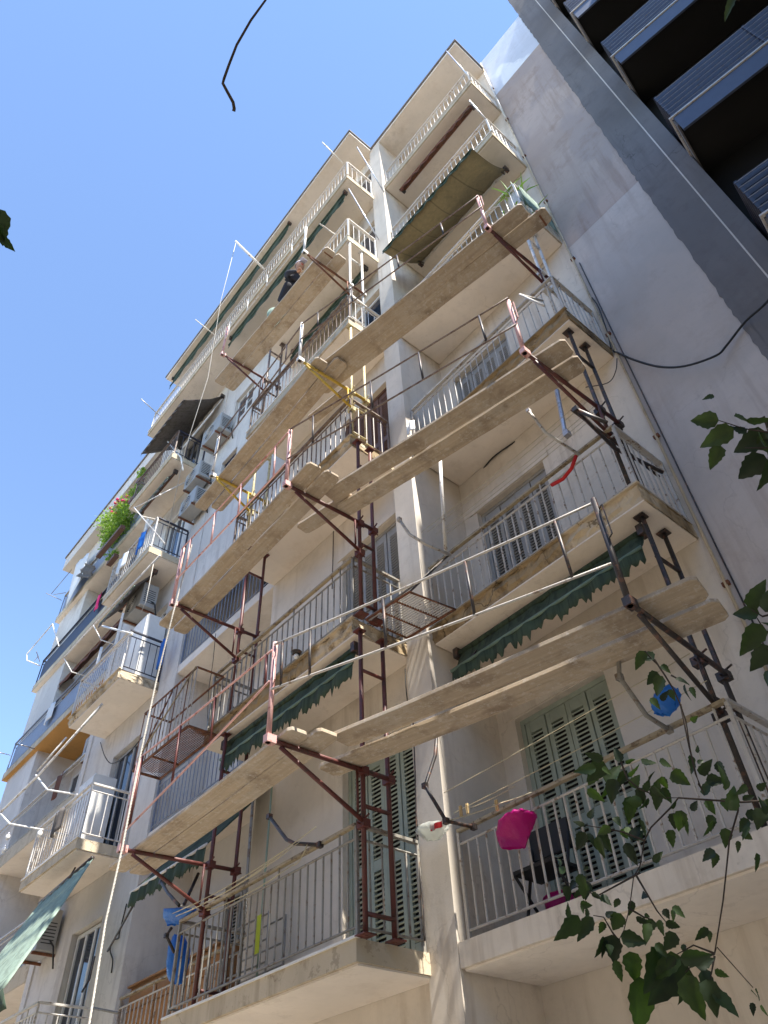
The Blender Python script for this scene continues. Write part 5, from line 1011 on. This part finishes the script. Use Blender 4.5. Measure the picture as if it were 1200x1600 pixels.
twig([[(-1.077, 2.241, 1.492), (-1.076, 2.278, 1.436), (-1.077, 2.306, 1.39), (-1.084, 2.331, 1.342), (-1.096, 2.354, 1.291), (-1.129, 2.382, 1.209), (-1.159, 2.417, 1.106)], [(-1.089, 2.215, 1.523), (-1.079, 2.252, 1.474)], [(-1.059, 2.287, 1.434), (-1.035, 2.318, 1.402)], [(-1.159, 2.417, 1.106), (-1.199, 2.514, 1.114)]],
     [((-1.088, 2.213, 1.522), (-1.149, 2.215, 1.473)), ((-1.076, 2.239, 1.491), (-1.118, 2.218, 1.535)), ((-1.078, 2.232, 1.437), (-1.129, 2.229, 1.405)), ((-1.083, 2.292, 1.492), (-1.065, 2.305, 1.452)), ((-1.065, 2.234, 1.413), (-1.132, 2.258, 1.372)), ((-1.14, 2.315, 1.38), (-1.099, 2.312, 1.404)), ((-1.046, 2.279, 1.409), (-1.012, 2.306, 1.38)), ((-1.023, 2.287, 1.378), (-1.044, 2.308, 1.33)), ((-1.101, 2.406, 1.31), (-1.069, 2.395, 1.313)), ((-1.107, 2.328, 1.414), (-1.104, 2.354, 1.376)), ((-1.17, 2.301, 1.401), (-1.157, 2.328, 1.359)), ((-1.016, 2.307, 1.371), (-1.013, 2.31, 1.327))])
twig([[(-0.485, 1.815, 1.145), (-0.539, 1.796, 1.151), (-0.551, 1.778, 1.173)], [(-0.518, 1.834, 1.099), (-0.554, 1.811, 1.119), (-0.552, 1.791, 1.153)], [(-0.544, 1.85, 1.06), (-0.574, 1.826, 1.084)], [(-0.518, 1.834, 1.099), (0.5, 1.7, 2.3), (1.5, 1.6, 3.8), (2.4, 1.65, 4.3)]],
     [((-0.554, 1.772, 1.177), (-0.478, 1.764, 1.221)), ((-0.54, 1.788, 1.158), (-0.602, 1.773, 1.191)), ((-0.543, 1.779, 1.12), (-0.632, 1.781, 1.072)), ((-0.577, 1.854, 1.106), (-0.641, 1.843, 1.055)), ((-0.518, 1.761, 1.136), (-0.466, 1.766, 1.196)), ((-0.607, 1.862, 1.049), (-0.633, 1.866, 1.013))])
twig([[(-0.208, 1.936, 1.723), (-0.307, 1.89, 1.759), (-0.352, 1.852, 1.791), (-0.393, 1.801, 1.834)], [(-0.276, 1.95, 1.698), (-0.344, 1.908, 1.732), (-0.386, 1.882, 1.752)], [(-0.288, 1.859, 1.795), (-0.307, 1.89, 1.759)], [(-0.208, 1.936, 1.723), (1.0, 1.8, 3.4), (2.0, 1.6, 4.4)]],
     [((-0.39, 1.789, 1.822), (-0.462, 1.762, 1.873)), ((-0.344, 1.775, 1.785), (-0.319, 1.833, 1.774)), ((-0.37, 1.81, 1.776), (-0.485, 1.795, 1.787)), ((-0.43, 1.824, 1.761), (-0.497, 1.835, 1.718)), ((-0.376, 1.843, 1.808), (-0.43, 1.82, 1.815)), ((-0.315, 1.931, 1.794), (-0.437, 1.93, 1.81)), ((-0.354, 1.911, 1.713), (-0.463, 1.936, 1.7)), ((-0.336, 1.917, 1.73), (-0.334, 1.889, 1.796)), ((-0.281, 1.935, 1.795), (-0.302, 1.895, 1.821)), ((-0.292, 1.88, 1.702), (-0.363, 1.919, 1.66)), ((-0.353, 1.851, 1.769), (-0.379, 1.833, 1.818))])
twig([[(0.227, 0.744, 1.623), (0.282, 0.72, 1.625), (0.9, 0.9, 2.4), (1.9, 1.3, 3.8), (2.5, 1.7, 4.4)]], [((0.231, 0.74, 1.625), (0.192, 0.753, 1.624))], r=0.007)
twig([[(-0.911, 0.227, 2.849), (-0.903, 0.224, 2.852), (-0.89, 0.211, 2.857), (-0.876, 0.178, 2.864), (-0.865, 0.153, 2.869), (-0.851, 0.149, 2.873), (-0.806, 0.14, 2.886), (-0.746, 0.13, 2.903), (-0.661, 0.129, 2.923), (-0.586, 0.136, 2.939), (-0.497, 0.087, 2.957), (0.017, 0.152, 3.196), (0.2, -0.6, 3.6), (1.4, 0.4, 4.2), (2.4, 1.5, 4.5)]], [], r=0.006)
twig([[(-0.857, -0.121, 1.346), (-1.03, -0.366, 1.302), (-1.144, -1.017, 1.848), (-0.9, -1.6, 2.8), (0.0, -1.5, 3.0), (1.0, 0.2, 3.8), (2.2, 1.3, 4.5)]], [((-0.837, -0.136, 1.357), (-0.881, -0.094, 1.333)), ((-0.873, -0.111, 1.336), (-0.883, -0.074, 1.344)), ((-0.855, -0.117, 1.348), (-0.871, -0.094, 1.339))], r=0.007)
